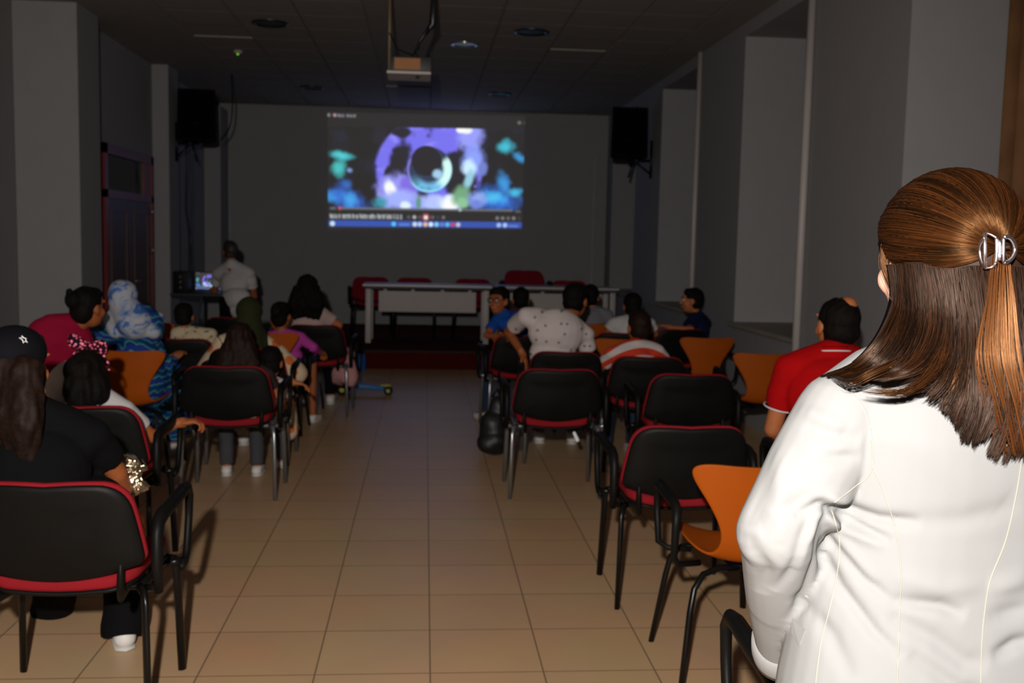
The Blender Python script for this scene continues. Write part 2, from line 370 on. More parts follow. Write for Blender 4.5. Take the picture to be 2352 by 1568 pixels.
cable('black cable looping from the ceiling down to the left loudspeaker', [P(532, 170, 13.0), P(534, 240, 13), P(528, 290, 13), P(507, 322, 13.1)], .009)
cable('long black cable hanging from the left loudspeaker down to the laptop stand', [P(427, 330, 13.), P(428, 400, 13), P(427, 480, 13.1), P(434, 540, 13.1), P(434, 640, 12.4)], .008)
cable('thin dark cable hanging below the left loudspeaker beside the longer one', [P(436, 345, 13.08), P(440, 430, 13.1), P(438, 560, 13.1), P(440, 632, 12.4)], .006)

# ---------------------------------------------------------------- projected picture
NU, NV = 560, 330
# corners on the far wall: the beam is slightly keystoned
cA, cB, cC, cD = P(752, 257, YB-.012), P(1206, 266, YB-.012), P(754, 526, YB-.012), P(1199, 526, YB-.012)
U, V = np.meshgrid(np.linspace(0, 1, NU), np.linspace(0, 1, NV))    # V down
def fbm(x, y, seed, octs=5):
    r = np.random.default_rng(seed); out = np.zeros_like(x); amp = 1.; fr = 1.
    for o in range(octs):
        g = r.random((64, 64)); xi = x*fr; yi = y*fr; x0 = np.floor(xi).astype(int); y0_ = np.floor(yi).astype(int); fx = xi-x0; fy = yi-y0_
        fx = fx*fx*(3-2*fx); fy = fy*fy*(3-2*fy)
        q = lambda a, b: g[a % 64, b % 64]
        out += amp*((q(x0, y0_)*(1-fx)+q(x0+1, y0_)*fx)*(1-fy)+(q(x0, y0_+1)*(1-fx)+q(x0+1, y0_+1)*fx)*fy); amp *= .5; fr *= 2
    return out/2.
ss = lambda a, b, x: np.clip((x-a)/(b-a), 0, 1)**2*(3-2*np.clip((x-a)/(b-a), 0, 1))
X = U*2192+65; Y = V*1290+95          # working frame of the picture
N1 = fbm(X/170, Y/170, 1); N2 = fbm(X/90+9, Y/90, 2); N3 = fbm(X/220, Y/220+5, 3)
img = np.zeros(X.shape+(3,))
def paint(mask, col):
    global img
    img = img*(1-mask[..., None])+np.array(col)*mask[..., None]
def blob(cx, cy, rx, ry, col, soft=.7, wob=.8, ang=0.):
    c, s = math.cos(ang), math.sin(ang); dx = X-cx; dy = Y-cy
    d = np.sqrt(((dx*c+dy*s)/rx)**2+((-dx*s+dy*c)/ry)**2)+(N2-.5)*wob
    paint(1-ss(1-soft/2, 1+soft/2, d), col)
paint(ss(.45, .75, N3)*ss(200, 700, X)*.0+ss(.5, .8, N3)*.5, (.006, .012, .04))
dC = np.sqrt(((X-1195)/610)**2+((Y-700)/560)**2)
ring = (1-ss(.94, 1.02, dC+(N2-.5)*.06))
paint(ring*(Y > 245)*ss(.3, .42, N1*.9+.08), (.17, .15, .85))
paint(ring*(Y > 245)*ss(.55, .8, N2), (.28, .27, .95))
for a in [(850, 640, 110, 240, .25), (880, 305, 120, 55, 0), (740, 760, 60, 90, 0), (1500, 640, 130, 130, 0), (1560, 470, 45, 90, 0), (1560, 830, 190, 210, .5), (1080, 1010, 90, 50, 0), (650, 330, 70, 120, .4)]:
    blob(a[0], a[1], a[2], a[3], (.005, .005, .012), .5, .7, a[4])
blob(1640, 330, 130, 150, (.3, .33, .95), .8); blob(1600, 270, 60, 35, (.9, .95, .9), .9)
blob(1540, 262, 50, 40, (1, 1, .95), .7, .3)
blob(1690, 620, 110, 160, (.25, .35, .95), .9); blob(1650, 690, 75, 90, (.6, .85, 1), .9); blob(1640, 820, 45, 110, (.3, .6, .75), .9, .5, .3)
blob(1790, 690, 50, 90, (.15, .2, .6), .8)
blob(820, 950, 190, 180, (.3, .3, .92), .8); blob(960, 900, 90, 100, (.2, .14, .75), .9)
blob(760, 940, 62, 95, (.95, .98, .92), .8, .4, -.3); blob(850, 1060, 200, 100, (.35, .42, .98), .9); blob(930, 1115, 60, 40, (.75, .9, 1), .9)
blob(1330, 1090, 250, 85, (.45, .55, 1), .7); blob(1440, 1085, 110, 75, (.85, .95, 1), .9); blob(1440, 1120, 70, 50, (1, 1, 1), .9)
blob(1560, 1010, 90, 110, (.16, .38, .2), .9, .6, .5); blob(1580, 1090, 70, 60, (.25, .55, .3), .9); blob(1075, 1090, 30, 60, (.1, .3, .25), .9)
# disc and crescent
dd = np.hypot(X-1192, Y-715)/255; d0 = np.hypot(X-1160, Y-620)/172
paint((1-ss(.95, 1.03, dd))*ss(.8, 1.1, d0), (.01, .03, .06))
cres = (1-ss(.97, 1.02, dd))*ss(.86, .95, dd+(N2-.5)*.12); ang = np.arctan2(Y-715, X-1192)
paint((1-ss(.95, 1.0, dd))*ss(1.03, 1.12, d0)*ss(.45, .75, dd)*ss(-.3, .5, ang)*(1-ss(2.3, 3.0, ang))*(.35+.65*ss(.3, .55, N1)), (.16, .5, .8))
paint(cres*ss(-.6, -.2, ang)*(1-ss(2.2, 2.9, ang)), (.3, .8, .95))
paint((1-ss(.95, 1.0, dd))*ss(1.0, 1.1, d0)*ss(.55, .72, dd)*ss(-.75, -.4, ang)*(1-ss(.6, 1.3, ang)), (.65, .97, .93))
paint((1-ss(.9, 1.0, dd))*ss(.7, .9, dd)*ss(.8, 1.1, ang)*(1-ss(2.0, 2.6, ang))*ss(.35, .6, N2), (.1, .5, .85))
paint(ss(2.2, 2.8, np.abs(ang))*(1-ss(.93, 1.0, dd))*ss(.85, .93, dd), (.25, .22, .8))
paint((1-ss(.98, 1.03, np.hypot(X-1160, Y-620)/172)), (.004, .004, .008))
blob(1290, 760, 55, 45, (.35, .6, .8), .9)
# scattered lights left and right
for a in [(235, 570, 90, 32, (.06, .6, .65), .1), (180, 710, 55, 60, (.05, .5, .5), .4), (305, 728, 26, 18, (.2, .35, .7), 0), (275, 890, 45, 35, (.02, .12, .45), 0),
          (130, 1030, 110, 50, (.03, .35, .8), 0), (280, 1070, 150, 90, (.02, .12, .6), .5), (300, 1060, 60, 60, (.04, .35, .8), 0), (2045, 450, 60, 55, (.04, .5, .65), 0),
          (2210, 565, 60, 32, (.03, .3, .65), .5), (1960, 1050, 190, 110, (.02, .16, .7), 0), (2040, 880, 50, 90, (.03, .3, .75), -.4), (2160, 970, 60, 40, (.05, .5, .8), 0),
          (1930, 1020, 90, 50, (.05, .5, .85), 0), (1740, 1050, 75, 60, (.3, .42, .9), 0), (1730, 1110, 60, 50, (.15, .22, .7), 0), (650, 1085, 55, 45, (.02, .3, .4), 0)]:
    blob(a[0], a[1], a[2]*1.1, a[3]*1.1, a[4], 1.7, 1.5, a[5])
vid = (Y < 250)+(Y > 1175-(1-U)*20)
img[vid > 0] = (.004, .004, .004)
def rect(x0, x1, y0, y1, col, s=8):
    paint(ss(x0-s, x0+s, X)*(1-ss(x1-s, x1+s, X))*ss(y0-s, y0+s, Y)*(1-ss(y1-s, y1+s, Y)), col)
def dot(x, y, r, col): paint(1-ss(r-8, r+8, np.hypot(X-x, Y-y)), col)
sl = (X-65)/2192*22
Y = Y-sl
rect(215, 2140, 1140, 1162, (.13, .14, .17)); dot(195, 1150, 20, (.5, .08, .06)); dot(1545, 1150, 18, (.4, .5, .5)); rect(85, 150, 1140, 1165, (.1, .12, .15)); rect(2175, 2235, 1150, 1172, (.1, .1, .11))
FONT = {'M': '101111111101101', 'u': '000101101101111', 's': '000111110011111', 'i': '010000010010010', 'c': '000111100100111', 'a': '000011101101111', 'e': '000111111100111', 'l': '010010010010010', 'D': '110101101101110', 'r': '000111100100100', 'n': '000110101101101', 'P': '111101111100100', 't': '010111010010011', 'R': '110101110101101', 'B': '110101110101110', 'o': '000111101101111', 'g': '111101111001111', 'y': '101101111001110', 'G': '111100101101111', 'x': '000101010101101', ' ': '000000000000000', '(': '010100100100010', ')': '010001001001010', '1': '010110010010111', '.': '000000000000010', 'v': '000101101101010'}
def text(s, x, y, h, wd, col):
    k = wd/len(s)
    for i, ch in enumerate(s):
        g = FONT.get(ch, FONT['e'])
        for r in range(5):
            for c in range(3):
                if g[r*3+c] == '1': rect(x+i*k+c*k/3.6, x+i*k+(c+1)*k/3.6, y+r*h/5, y+(r+1)*h/5, col, 3)
text('Musica  Relaxing', 175, 112, 32, 200, (.32, .33, .36)); dot(80, 128, 17, (.2, .2, .2)); dot(145, 128, 16, (.5, .3, .33)); dot(2195, 152, 18, (.15, .15, .15)); dot(2262, 152, 16, (.08, .08, .08))
text('Musica El Secreto De La Pantera Negra (Marley Baya) G 11 11', 85, 1212, 50, 810, (.6, .64, .66))
for x, c in ((965, .08), (1030, .45), (1088, .07), (1235, .1), (1295, .03), (1358, .14), (1970, .18), (2032, .18), (2095, .12), (2158, .2), (2220, .03)): dot(x, 1240, 19, (c, c, c*1.05))
dot(1158, 1240, 45, (.3, .03, .03)); rect(1140, 1178, 1222, 1262, (.85, .85, .9))
rect(72, 2250, 1284, 1352, (.02, .07, .4)); dot(112, 1322, 27, (.55, .75, .85))
rect(855, 975, 1312, 1338, (.08, .2, .65))
for x, c in ((797, (.07, .55, .9)), (1035, (.6, .7, .8)), (1092, (.4, .6, .9)), (1155, (.75, .5, .25)), (1217, (.7, .85, .95)), (1280, (.2, .6, .9)), (1343, (.12, .18, .6)), (1404, (.08, .45, .85)), (1466, (.5, .05, .12)), (1526, (.5, .5, .75)), (1990, (.35, .5, .9)), (2060, (.4, .55, .9))): dot(x, 1320, 25, c)
rect(2100, 2210, 1318, 1340, (.1, .2, .65))
Y = Y+sl
# the optical blur of the projector
def blur(a, n):
    for ax in (0, 1):
        for _ in range(2):
            c = np.cumsum(np.concatenate([np.repeat(a.take([0], ax), n+1, ax), a, np.repeat(a.take([-1], ax), n, ax)], ax), ax)
            k = 2*n+1; L = a.shape[ax]; a = (c.take(range(k, k+L), ax)-c.take(range(0, L), ax))/k
    return a
img = blur(img, 1)
pts = []
for j in range(NV):
    v = j/(NV-1)
    L_ = cA.lerp(cC, v); R_ = cB.lerp(cD, v)
    pts += [L_.lerp(R_, i/(NU-1)) for i in range(NU)]
fs = [(j*NU+i, (j+1)*NU+i, (j+1)*NU+i+1, j*NU+i+1) for j in range(NV-1) for i in range(NU-1)]
def picture(name, pts, fs, img, strength, parent=None):
    me = bpy.data.meshes.new(name); me.from_pydata([tuple(p) for p in pts], [], fs)
    a = me.color_attributes.new('picture', 'FLOAT_COLOR', 'POINT')
    a.data.foreach_set('color', np.concatenate([img.reshape(-1, 3), np.ones((img.shape[0]*img.shape[1], 1))], 1).astype(np.float32).ravel())
    m = bpy.data.materials.new(name+'_light'); m.use_nodes = True; nt = m.node_tree; b = nt.nodes['Principled BSDF']
    at_ = nt.nodes.new('ShaderNodeVertexColor'); at_.layer_name = 'picture'
    b.inputs['Base Color'].default_value = (.36, .355, .36, 1); b.inputs['Roughness'].default_value = .9
    nt.links.new(at_.outputs[0], b.inputs['Emission Color']); b.inputs['Emission Strength'].default_value = strength
    me.materials.append(m); o = bpy.data.objects.new(name, me); C.objects.link(o)
    if parent: o.parent = parent
    return o
pic = picture('projected_picture', pts, fs, img, 1.0)
tag(pic, 'bright projected video with purple and blue swirls on the far wall', 'projection')
# ================================================================ chairs
def visitor(label, group, legm=BLACKM, pad=REDF, arms=True, back_shell=BLACKP):
    """metal framed visitor chair facing +Y, origin on the floor under the middle of the seat"""
    t = thing('visitor_chair', label, 'chair', (0, 0, 0), 0, group)
    hw = .268
    for sx in (-1, 1):
        obj('leg', B().tube([(sx*.235, -.17, .435), (sx*.255, -.2, .425), (sx*.262, -.212, .39), (sx*(hw+.005), -.235, .0)], .0155, 10, flat=.75), legm, t)
        obj('leg', B().tube([(sx*.235, .16, .425), (sx*.255, .18, .415), (sx*.262, .192, .38), (sx*(hw+.005), .215, .0)], .0155, 10, flat=.75), legm, t)
        obj('back_bracket', B().tube([(sx*.17, -.06, .405), (sx*.185, -.2, .415), (sx*.195, -.235, .46), (sx*.2, -.245, .56)], [.016, .02, .022, .014], 10, flat=.6), BLACKP, t)
        obj('frame_rail', B().tube([(sx*.235, -.17, .432), (sx*.235, .16, .422)], .014, 8), legm, t)
    obj('crossbar', B().tube([(-.235, -.15, .43), (.235, -.15, .43)], .012, 8), legm, t); obj('crossbar', B().tube([(-.235, .14, .42), (.235, .14, .42)], .012, 8), legm, t)
    # seat: rounded square, dished, lower in the middle
    def rsq(a, b, c, d, r, n=8, bow=0.):
        o = []
        for cx, cy, s in ((b-r, d-r, 0), (a+r, d-r, 1), (a+r, c+r, 2), (b-r, c+r, 3)):
            for k in range(n+1):
                an = PI/2*s+PI/2*k/n; o.append((cx+r*math.cos(an), cy+r*math.sin(an)))
            if s == 0: o += [((b-r)+(a-b+2*r)*q, d+bow*math.sin(PI*q)) for q in (.25, .5, .75)]
            if s == 2: o += [((a+r)+(b-a-2*r)*q, c-bow*math.sin(PI*q)) for q in (.25, .5, .75)]
        return o
    seat_o = rsq(-.235, .235, -.22, .23, .09)
    sh = lambda x, y, q: Vector((x, y, .462+q+.45*x*x-.25*max(0, y-.1)**1.5-(.25*max(0, -y-.05)**2)))
    obj('seat', B().slab(seat_o, .046, sh, 7), pad, t)
    obj('seat_shell', B().slab([(x*.97, y*.97) for x, y in seat_o], .016, lambda x, y, q: sh(x, y, q-.03), 6), BLACKP, t)
    # backrest: wider at the bottom, lower edge hangs down in the middle
    o = []
    def q2(p, a, b, n=7): return [tuple((1-k/n)**2*p[i]+2*(1-k/n)*(k/n)*a[i]+(k/n)**2*b[i] for i in (0, 1)) for k in range(n)]
    half = q2((0, .79), (.1, .797), (.165, .792))+q2((.165, .792), (.235, .78), (.247, .70))+q2((.247, .70), (.262, .62), (.268, .565))+q2((.268, .565), (.274, .53), (.235, .522), 5)+q2((.235, .522), (.12, .478), (0, .472))
    o = half+[(0, .472)]+[(-x, z) for x, z in half[1:]][::-1]
    bend = lambda x, z, q: Vector((x, -.262+.55*x*x-.06*((z-.47)/.32)+q+.035*math.exp(-((z-.47)/.07)**2)*(1-3*abs(x)), z))
    def shellf(x, z, q):
        v = bend(x, z, q)
        if q < 0: v.y += .006*max(0, 1-max(abs(x)/.17, abs(z-.62)/.1)**6) if max(abs(x)/.17, abs(z-.62)/.1) < 1 else 0
        return v
    obj('backrest', B().slab(o, .024, shellf, 9), back_shell, t)
    po = [(x*1.012, .625+(z-.625)*1.012) for x, z in o]
    obj('back_pad', B().slab(po, .03, lambda x, z, q: bend(x, z, q+.028)+Vector((0, 0, .004)), 7), pad, t)
    if arms:
        for sx in (-1, 1):
            X_ = sx*.3
            obj('armrest', B().tube([(X_, -.2, .43), (X_, -.215, .52), (X_, -.21, .615), (X_, -.19, .65), (X_, -.14, .662), (X_, .0, .664), (X_, .13, .672), (X_, .19, .665), (X_, .225, .63), (X_, .215, .55), (X_, .18, .44), (X_, .15, .415), (X_, .1, .41)],
                [.017, .021, .022, .024, .025, .025, .024, .021, .018, .016, .016, .015, .012], 12, flat=.85), BLACKP, t)
            obj('arm_mount', B().tube([(X_, -.2, .445), (sx*.25, -.17, .43)], .012, 8), legm, t); obj('arm_mount', B().tube([(X_, .15, .42), (sx*.25, .12, .42)], .012, 8), legm, t)
    return t
def plychair(label, group):
    """one-piece bent plywood chair on black tube legs"""
    t = thing('plywood_chair', label, 'chair', (0, 0, 0), 0, group)
    prof = [(.215, .442, .10), (.21, .449, .15), (.18, .456, .19), (.12, .457, .205), (.03, .450, .208), (-.06, .442, .198), (-.12, .440, .172), (-.158, .450, .146), (-.18, .478, .126), (-.193, .52, .112), (-.202, .57, .117), (-.213, .62, .141), (-.226, .675, .175), (-.237, .725, .212), (-.245, .765, .232), (-.25, .79, .222), (-.253, .802, .18), (-.2535, .804, .12)]
    N = len(prof); M_ = 17; th = .011
    top, bot = [], []
    pr_ = [Vector((0, a, b)) for a, b, c in prof]
    for i, (y, z, hw) in enumerate(prof):
        tg = (pr_[min(i+1, N-1)]-pr_[max(i-1, 0)]).normalized(); nm = Vector((0, tg.z, -tg.y))
        if nm.z < 0 and i < 6: nm = -nm
        nm = Vector((0, -tg.z, tg.y)) if False else nm
        cup = .05 if i > 8 else .07
        for k in range(M_):
            u = -1+2*k/(M_-1); x = u*hw
            cv = nm*(cup*(abs(x)/.23)**2.)
            p = Vector((x, y, z))+cv
            top.append(p+nm*th/2); bot.append(p-nm*th/2)
    b = B(); n = N*M_
    fs = [(i*M_+k, i*M_+k+1, (i+1)*M_+k+1, (i+1)*M_+k) for i in range(N-1) for k in range(M_-1)]
    allf = fs+[tuple(q+n for q in f[::-1]) for f in fs]
    edge = [k for k in range(M_)]+[i*M_+M_-1 for i in range(1, N)]+[(N-1)*M_+k for k in range(M_-2, -1, -1)]+[i*M_ for i in range(N-2, 0, -1)]
    allf += [(edge[i], edge[(i+1) % len(edge)], edge[(i+1) % len(edge)]+n, edge[i]+n) for i in range(len(edge))]
    b.add(top+bot, allf)
    sh = obj('seat_shell', b, ORWOOD, t)
    s = sh.modifiers.new('smooth', 'SUBSURF'); s.levels = 1; s.render_levels = 2
    for sx in (-1, 1):
        for sy, yy in ((1, .13), (-1, -.12)):
            obj('leg', B().tube([(sx*.03, yy, .418), (sx*.1, yy+sy*.012, .42), (sx*.165, yy+sy*.04, .405), (sx*.2, yy+sy*.062, .36), (sx*.215, yy+sy*.075, .28), (sx*.25, yy+sy*.125, 0)], .0115, 10), BLACKM, t)
        ax = sx*.265
        obj('armrest', B().tube([(sx*.16, -.09, .425), (ax-sx*.02, -.12, .428), (ax, -.14, .46), (ax+sx*.005, -.175, .58), (ax, -.16, .635), (ax, -.1, .648), (ax, .04, .652), (ax, .13, .655), (ax, .165, .63), (ax, .16, .54), (ax, .12, .44), (ax-sx*.03, .09, .425), (sx*.15, .08, .422)],
            [.011, .011, .013, .015, .018, .02, .02, .019, .015, .013, .012, .011, .011], 10), BLACKP, t)
    obj('mounting_plate', B().box((-.07, -.13, .405), (.07, .14, .43)), BLACKM, t, smooth=False)
    return t
GV, GP_, GD = 'red and black visitor chairs in the audience rows', 'orange plywood chairs in the audience rows', 'dark red chairs behind the long tables'
v0 = visitor('red and black chair nearest the camera, under the woman in the black cap', GV)
v1 = visitor('tmp', GV, legm=GREYM)
p0 = plychair('bright orange plywood chair next to the standing woman in the white jacket', GP_)
d0 = visitor('tmp', GD, legm=BLACKM, pad=DREDF, back_shell=DREDF)
def place(o, x, yr, rz=0., label=None, first=False, z=0., sc=None):
    """yr is where the rear feet stand"""
    c, s = math.cos(rz), math.sin(rz); loc = (x-.235*s*1, yr+.235*c, z)
    if first: o.location = loc; o.rotation_euler = (0, 0, rz); o['label'] = label or o['label']; return o
    return dup(o, loc, rz, label, sc=sc)
place(v0, -1.115, 3.16, first=True)
place(v1, -1.13, 5.99, first=True, label='visitor chair with folded white cloth on its seat, under the long-haired girl')
V = lambda x, yr, rz, lab, g=False, **k: place(v1 if g else v0, x, yr, rz, lab, **k)
V(-1.47, 4.56, .0, 'red and black chair under the girl with the pink bow')
V(-1.18, 6.95, 0, 'visitor chair under the woman in the green headscarf and floral dress', True)
V(-1.75, 7.55, 0, 'black visitor chair under the small child with the cream collar')
V(-.93, 8.9, -.05, 'black visitor chair by the aisle under the woman in pale pink', True)
V(-1.75, 9.6, .0, 'empty black visitor chair in the far left row below the standing man in white')
V(-2.3, 5.75, .0, 'visitor chair at the far left under the leaning person in magenta')
V(1.105, 4.17, 0, 'empty red and black visitor chair just ahead of the bright orange chair')
V(.80, 6.03, 0, 'empty visitor chair with a small white tag hanging below its red seat', True)
V(1.56, 5.86, -.03, 'empty black visitor chair behind and right of the child in red stripes')
V(.98, 7.0, -.04, 'visitor chair under the man in the white patterned shirt', True)
V(1.5, 6.75, -.08, 'visitor chair under the child in the red and white striped shirt')
V(.80, 8.2, .1, 'visitor chair at the right of the aisle under the boy in blue', True)
V(1.68, 8.55, -.05, 'black visitor chair under the person in white with very short dark hair')
V(2.28, 9.0, .2, 'black visitor chair below the boy in navy near the windows')
V(1.85, 4.05, 0, 'visitor chair under the man in the red polo shirt')
V(1.02, 1.87, -.03, 'visitor chair showing only its black armrest below the woman in white')
place(p0, 1.14, 3.32, -.02, first=True, label=p0['label'])
Q = lambda x, yr, rz, lab: place(p0, x, yr, rz, lab)
Q(-1.86, 6.6, .02, 'orange plywood chair on the left under the woman in the blue headscarf')
Q(-2.04, 5.1, .0, 'orange plywood chair mostly hidden behind the black cap at far left')
Q(-1.19, 7.98, -.02, 'orange plywood chair on the left under the child in bright pink')
Q(-1.15, 9.3, .0, 'orange plywood chair one row ahead of the child in bright pink')
Q(-2.3, 8.7, .0, 'orange plywood chair seen in slivers beside the small child with the cream collar')
Q(1.55, 7.85, .0, 'orange plywood chair between the white-shirted man and the red-striped child')
Q(1.5, 9.3, .0, "orange plywood chair nearest the stage, right of the white-shirted man's head")
Q(2.28, 8.05, .03, 'empty orange plywood chair directly below the boy in navy')
Q(2.37, 6.9, -.05, 'empty orange plywood chair left of the man in the red polo shirt')
# chairs on the stage, facing the audience
for k, (x, z, r, lab) in enumerate(((-.73, .22, .12, 'dark red chair at the left end, its armrest past the table'),
        (-.14, .23, 0, 'dark red chair behind the left table, second from the left end'),
        (.66, .235, 0, 'dark red chair behind the tables at the join of the two'),
        (2.0, .235, -.1, 'dark red chair behind the right table, half hidden by the dark-haired man'))):
    place(d0, x, 14.15, PI+r, lab, first=(k == 0), z=.22)
place(d0, 1.38, 14.25, PI, 'tallest dark red chair behind the right table, standing above the others', z=.22, sc=(1.1, 1, 1.16))

# ================================================================ tables on the stage
def table(x0, x1, label):
    w_ = x1-x0; t = thing('conference_table', label, 'table', ((x0+x1)/2, 13.4, .22), 0, 'long tables on the stage'); h = w_/2
    obj('table_top', B().box((-h, -.33, .725), (h, .33, .75)), mat('table_top_laminate', (.5, .48, .5), .35), t, smooth=False, bevel=.003)
    obj('edge_band', B().box((-h+.02, -.31, .69), (h-.02, .31, .725)), mat('dark_underframe', (.03, .025, .03), .6), t, smooth=False)
    for sx in (-1, 1):
        for sy in (-1, 1): obj('leg', B().box((sx*(h-.07)-.035, sy*.26-.025, 0), (sx*(h-.07)+.035, sy*.26+.025, .69)), WHITEM, t, bevel=.006, autos=40)
    obj('modesty_panel', B().box((-h+.2, -.235, .40), (h-.2, -.215, .665)), WHITEL, t, smooth=False, bevel=.002)
    for sx in (-1, -.35, .35, 1): obj('panel_bracket', B().box((sx*(h-.28)-.02, -.23, .66), (sx*(h-.28)+.02, -.2, .695)), WHITEM, t, smooth=False)
    return t
table(-.78, .86, 'left long white table on the stage, front panel fully in view')
table(.9, 2.5, 'long white table on the stage, right one, half hidden by the people in front')

# ================================================================ laptop stand
base = P(462, 690, 11.9); bx, by = base.x, 11.9
st = thing('laptop_stand', 'small dark stand with one pole carrying the laptop beside the standing man', 'stand', (bx, by, 0))
obj('shelf', B().box((-.3, -.2, .86), (.3, .2, .89)), DK, st, smooth=False, bevel=.004)
obj('pole', B().tube([(.0, 0, .03), (.0, 0, .86)], .02, 12), GREYM, st)
obj('foot', B().box((-.25, -.18, 0), (.25, .18, .03)), BLACKM, st, smooth=False, bevel=.005)
lt = thing('laptop', 'open laptop on the stand showing the same blue and purple video', 'laptop', (bx+.07, by, .891))
obj('base', B().box((-.17, -.11, 0), (.17, .12, .018)), DK, lt, bevel=.004, autos=40)
obj('lid', B().box((-.17, .122, .018), (.17, .132, .235)), DK, lt, bevel=.003, autos=40)
li = img[::6, ::6]; nv, nu = li.shape[:2]
lp = [Vector((-.155+.31*i/(nu-1), .1215, .222-.19*j/(nv-1))) for j in range(nv) for i in range(nu)]
lf = [(j*nu+i, (j+1)*nu+i, (j+1)*nu+i+1, j*nu+i+1) for j in range(nv-1) for i in range(nu-1)]
picture('screen', lp, lf, li, .9, lt)
bk = B()
for r in range(4):
    for c_ in range(11): bk.box((-.15+c_*.0273, -.09+r*.032, .0175), (-.15+c_*.0273+.022, -.09+r*.032+.024, .0205))
obj('keyboard', bk, BLACKP, lt, smooth=False)
am = thing('amplifier', 'black amplifier box on the stand left of the laptop', 'amplifier', (bx-.2, by+.02, .891))
obj('case', B().box((-.085, -.14, 0), (.085, .14, .24)), BLACKP, am, bevel=.006, autos=40)
for z in (.06, .12, .18): obj('knob', B().tube([(.0, -.14, z), (.0, -.155, z)], .014, 12), GREYM, am)
# green sign on the left wall
sg = thing('exit_sign', 'small green safety sign on the left wall beside the second pillar', 'sign', (XL+.004, 13.55, 2.07))
obj('plate', B().box((0, -.16, -.11), (.012, .16, .11)), mat('sign_green', (.03, .2, .12), .5), sg, smooth=False, bevel=.003)
obj('pictogram', B().box((.012, -.12, -.06), (.014, -.05, .06)).box((.012, -.02, -.012), (.014, .08, .012)).add([(.0125, .07, -.04), (.0125, .07, .04), (.0125, .12, 0), (.014, .07, -.04), (.014, .07, .04), (.014, .12, 0)], [(0, 1, 2), (3, 5, 4), (0, 3, 4, 1), (1, 4, 5, 2), (2, 5, 3, 0)]), mat('sign_white', (.6, .7, .65), .5), sg, smooth=False)
sw = thing('wall_switch', 'small pale switch plate on the left wall above the laptop', 'switch', (XL+.003, 14.6, 1.45))
obj('plate', B().box((0, -.04, -.06), (.01, .04, .06)), WHITEL, sw, smooth=False, bevel=.002)
obj('rocker', B().box((.01, -.02, -.03), (.014, .02, .03)), WHITEL, sw, smooth=False)

# ================================================================ small things in the aisle
# backpack leaning by the chair at the aisle
q = G(1128, 1052); bp_ = thing('backpack', 'black backpack with red piping on the floor by the aisle chair on the right', 'backpack', (q.x+.03, q.y+.12, 0), .2)
def lump(co, no, amp=.012, fr=9.): return co+no*np.array([amp*noise.noise(Vector(c)*fr) for c in co])[:, None]
obj('bag_body', B().ell((0, 0, .17), (.12, .09, .17)).ell((-.01, -.02, .1), (.125, .1, .1)).ell((.03, .01, .33), (.075, .06, .1)), mat('bag_nylon', (.006, .006, .007), .5, bump=.3, bs=200), bp_, voxel=.008, it=4, post=lump)
obj('piping', B().tube([(.125, -.05, .03), (.13, -.07, .1), (.12, -.075, .17), (.105, -.07, .25)], .008, 8), mat('red_piping', (.5, .01, .01), .5), bp_)
obj('strap', B().tube([(.06, .02, .4), (.03, .06, .47), (-.01, .04, .42)], .01, 8, flat=2), BLACKC, bp_)
obj('zip_pull', B().ell((-.11, -.06, .1), (.006, .004, .01)).ell((.13, -.075, .17), (.009, .006, .009)), GREYM, bp_)
# small tag hanging from a seat
a_, b_ = P(1319, 994, 6.12), P(1326, 1010, 6.12)
tag(obj('hanging_tag', B().cap(a_, .010, b_, .013), mat('tag_plastic', (.8, .85, .9), .3, emit=None), None), 'small shiny white tag hanging under the red seat beside the aisle', 'tag')
# scooter
s0 = G(790, 905); s1 = G(855, 912)
sc_ = thing('kick_scooter', 'blue three-wheeled child scooter standing on the tiles left of the aisle', 'scooter', (s0.x, s0.y, 0), -.1)
L_ = (s1-s0).length
obj('deck', B().slab([(-.02, -.06), (.1, -.07), (.3, -.05), (.42, -.07), (.45, 0), (.42, .07), (.3, .05), (.1, .07), (-.02, .06), (-.05, 0)], .035, lambda x, y, qq: Vector((x*.95, y, .1+qq-.06*x)), 4), mat('scooter_blue', (.01, .14, .4), .4), sc_, autos=40)
for x, y, r in ((.44, 0, .045), (.0, .1, .06), (.0, -.1, .06)):
    w_ = obj('wheel', B().tube([(x, y-.016, r), (x, y+.016, r)], r, 20), BLACKP, sc_, autos=30); obj('hub', B().tube([(x, y-.018, r), (x, y+.018, r)], r*.4, 12), mat('hub_yellow', (.4, .35, .02), .5), w_, autos=30)
obj('brake', B().slab([(.36, -.03), (.47, -.03), (.47, .03), (.36, .03)], .02, lambda x, y, qq: Vector((x, y, .1+qq+.1*(x-.36)*0)), 3), mat('brake_yellow', (.4, .35, .02), .5), sc_)
obj('steering_column', B().tube([(-.0, 0, .08), (-.05, 0, .35), (-.09, 0, .68)], .014, 10), BLACKM, sc_); obj('handlebar', B().tube([(-.09, -.12, .68), (-.09, .12, .68)], .013, 10), BLACKP, sc_)
